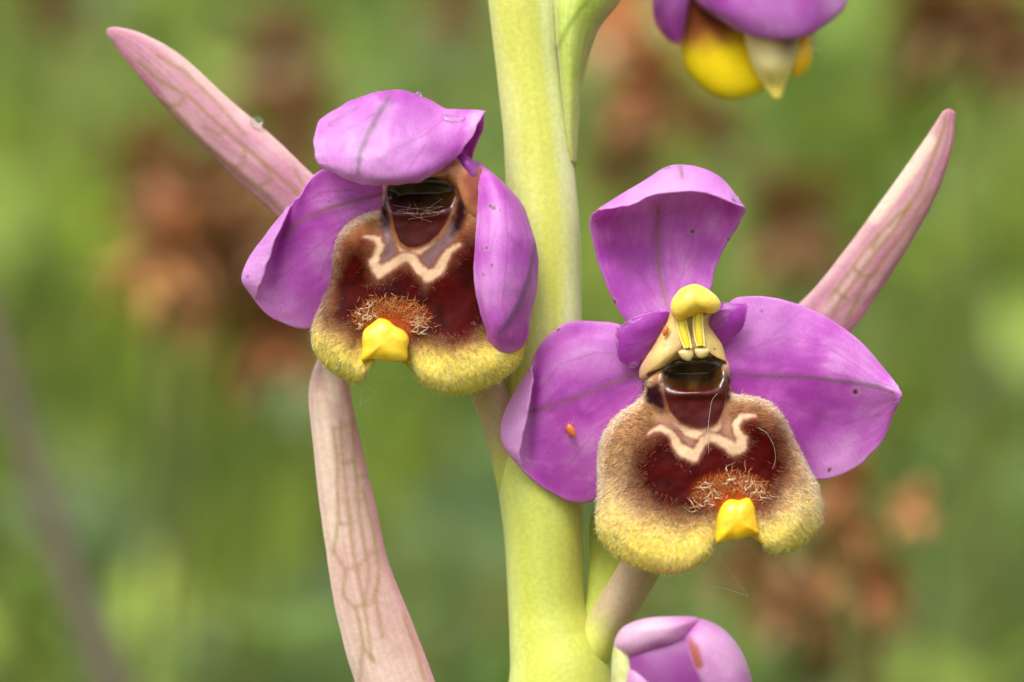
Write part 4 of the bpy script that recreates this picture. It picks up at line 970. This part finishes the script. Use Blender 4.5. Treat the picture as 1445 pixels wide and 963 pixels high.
swell('sepal', [(866, 912), (877, 887), (905, 874), (940, 870), (985, 872), (978, 892), (960, 908), (935, 918), (905, 925), (880, 928)], (920, 897), -118, 48, 40, M_PETAL, f4, bud_col([(920, 880, 45, .9), (880, 895, 30, .7)], [(930, 918, 16, .7)], 243), 40, 100, 3.0)
swell('sepal', [(878, 938), (905, 930), (935, 930), (962, 942), (982, 985), (992, 1050), (975, 1110), (920, 1110), (880, 1060), (870, 985)], (928, 1010), -118, 52, 40, M_PETAL, f4, bud_col([(920, 950, 40, .6)], [(975, 965, 16, .6)], 245), 40, 100, 3.0)
swell('rim', [(866, 912), (874, 896), (886, 900), (898, 920), (901, 950), (898, 1000), (895, 1060), (880, 1090), (866, 1060), (863, 985), (863, 940)], (881, 985), -120, 36, 26, M_BRACT, f4, flat_col(lin(214, 216, 156), .1, 9, lin(196, 196, 110)), 30, 90)
stem_tube('ovary', [(795, 1330, 80, 34), (830, 1260, 20, 34), (870, 1180, -60, 34), (920, 1100, -105, 36), (940, 1050, -110, 30)], f4, ovary_col(0.5, 0.9, lin(190, 190, 110)), 40, 30)

# ---------------------------------------------------------------- drops, silk, mites
def drop(px, py, d, r, label, squash=0.85):
    th = np.linspace(0, math.pi, 17); ph = np.linspace(0, 2 * math.pi, 24, endpoint=False)
    T, Pp = np.meshgrid(th, ph, indexing='ij')
    V = np.stack([px + r * np.sin(T) * np.cos(Pp), py - r * squash * np.cos(T), d + r * np.sin(T) * np.sin(Pp)], -1)
    o = make_mesh('water_drop', V.reshape(-1, 3), quad_grid(17, 24, 0, False, True), M_WATER)
    tag(o, label, 'water drop', 'water drops on the orchid')
drop(540, 134, 30, 7.0, 'water drop on top of the hood beside its grey vein')
drop(590, 134, 32, 5.5, 'tiny water drop on the rounded top of the hood, clear of the vein')
drop(943, 240, 26, 6.0, 'larger of two water drops on the top sepal of the open flower')
drop(932, 246, 24, 4.5, 'smaller of two water drops on the top sepal of the open flower')
drop(362, 172, 116, 9.5, 'round water drop on the upper edge of the pink bract')
drop(1038, 281, -6, 5.5, 'water drop at the corner of the top sepal of the open flower')

def film(pts, ctr, label, h=6.0):
    O = smooth_line(pts, 60, True)
    Af = (HA if HA[80, 50, 2] < HB[80, 50, 2] else HB)[45:].reshape(-1, 3); V, rings = [], 10
    def d_at(x, y):
        k = np.exp(-((Af[:, 0] - x) ** 2 + (Af[:, 1] - y) ** 2) / 18.0) + 1e-30
        return (Af[:, 2] * k).sum() / k.sum() - 0.5
    for side in (0, 1):
        for i in range(rings):
            r = math.sin((i + 0.02) / (rings - 1 + 0.02) * math.pi / 2)
            for p in O:
                x, y = ctr[0] + r * (p[0] - ctr[0]), ctr[1] + r * (p[1] - ctr[1])
                V.append((x, y, d_at(x, y) - (h * math.sqrt(max(0, 1 - r * r)) if side == 0 else -1.5)))
    V = np.array(V).reshape(2, rings, 60, 3); G = np.concatenate([V[0], V[1][::-1]])
    o = make_mesh('water_film', G.reshape(-1, 3), quad_grid(2 * rings, 60, 0, True, True), M_FILM)
    tag(o, label, 'water film', 'water films on the hood')
film([(462, 172), (470, 160), (484, 151), (500, 146), (512, 147), (504, 155), (490, 162), (476, 171), (466, 178)], (487, 160), 'shining streak of water along the rounded left shoulder of the hood')
film([(622, 163), (630, 157), (645, 156), (656, 161), (655, 169), (640, 171), (628, 170)], (640, 164), 'small pool of water near the pointed corner of the hood')

def thread(lines, label, r=0.5):
    Ls = [np.c_[smooth_line(np.array(l, float), 24), np.full(24, r * 0.7)] for l in lines]
    o = tubes('silk_thread', Ls, M_SILK, None, None, 5)
    tag(o, label, 'silk thread', 'stray silk threads on the flowers')
zt = 8
thread([[(996, 786, zt - 2), (985, 814, zt), (991, 824, zt), (1023, 831, zt), (1056, 842, zt)], [(1056, 842, zt), (1040, 820, zt), (1026, 800, zt), (1020, 786, zt), (1014, 764, zt)]], 'bent silk thread dangling below the open flower lip')
thread([[(1011, 770, zt), (1030, 762, zt), (1048, 766, zt + 8), (1075, 764, zt), (1093, 780, zt)]], 'silk thread stretched across the notch of the open flower lip', .45)
thread([[(524, 508, 20), (511, 552, 22), (508, 572, 22)], [(508, 572, 22), (530, 557, 22), (516, 541, 22), (524, 524, 20), (530, 509, 20)]], 'looped silk thread dangling below the hooded flower lip')
thread([[(514, 528, 24), (521, 538, 20), (545, 535, 18), (562, 541, 18), (584, 530, 26)]], 'silk thread stretched across the notch of the hooded flower lip', .45)
def on_lip(F_, pts, lift=-2): return [(x, y, height_at(F_, x, y) + lift) for x, y in pts]
thread([on_lip(F1_, [(1012, 556), (1005, 565), (1002, 580), (1000, 595), (999, 612), (1000, 640)])], 'pale silk thread lying down the glossy shield of the open flower', .34)
thread([on_lip(F1_, [(1070, 604), (1082, 612), (1092, 630), (1094, 650), (1090, 662)])], 'curved silk thread on the dark maroon side of the open lip', .3)
rs = np.random.default_rng(9)
thread([on_lip(F2_, [(555 + rs.uniform(0, 80), 275 + rs.uniform(0, 18)), (560 + rs.uniform(0, 60), 292 + rs.uniform(0, 12)), (560 + rs.uniform(0, 50), 300 + rs.uniform(0, 14))], -5) for _ in range(6)], 'tangle of fine silk threads across the hollow of the hooded flower', .18)

def mite(px, py, d, rx, ry, rot, label):
    th = np.linspace(0, math.pi, 13); ph = np.linspace(0, 2 * math.pi, 18, endpoint=False); T, Pp = np.meshgrid(th, ph, indexing='ij')
    prof = np.sin(T) * (1 + .18 * np.cos(T))
    X = rx * prof * np.cos(Pp); Y = -ry * np.cos(T); Z = rx * .8 * prof * np.sin(Pp)
    c, s = math.cos(rot), math.sin(rot)
    V = np.stack([px + c * X - s * Y, py + s * X + c * Y, d + Z], -1)
    root = empty('mite', (px, py, d)); tag(root, label, 'mite', 'tiny orange mites on the open flower')
    make_mesh('body', V.reshape(-1, 3), quad_grid(13, 18, 0, False, True), M_MITE, root, np.repeat(lin(206, 112, 48)[None], 13 * 18, 0))
    for a, b in ((-.5, -.9), (.5, -.9), (-.2, -1.3), (.2, -1.3)):
        p0 = (px + c * a * rx - s * b * ry * .6, py + s * a * rx + c * b * ry * .6); p1 = (px + c * a * 2.6 * rx - s * b * ry * 1.05, py + s * a * 2.6 * rx + c * b * ry * 1.05)
        tubes('leg', [smooth_line([(*p0, d, .6), ((p0[0] + p1[0]) / 2, (p0[1] + p1[1]) / 2, d - 2, .5), (*p1, d + 3, .4)], 8)], M_MITE, root, [lin(190, 110, 60)], 5)
mite(806, 608, 8, 5.5, 10, -0.5, 'tiny orange mite on the left lateral sepal of the open flower')
mite(939, 468, -14, 3.8, 7, 0.3, 'tiny pale orange mite on the column below the yellow cap')
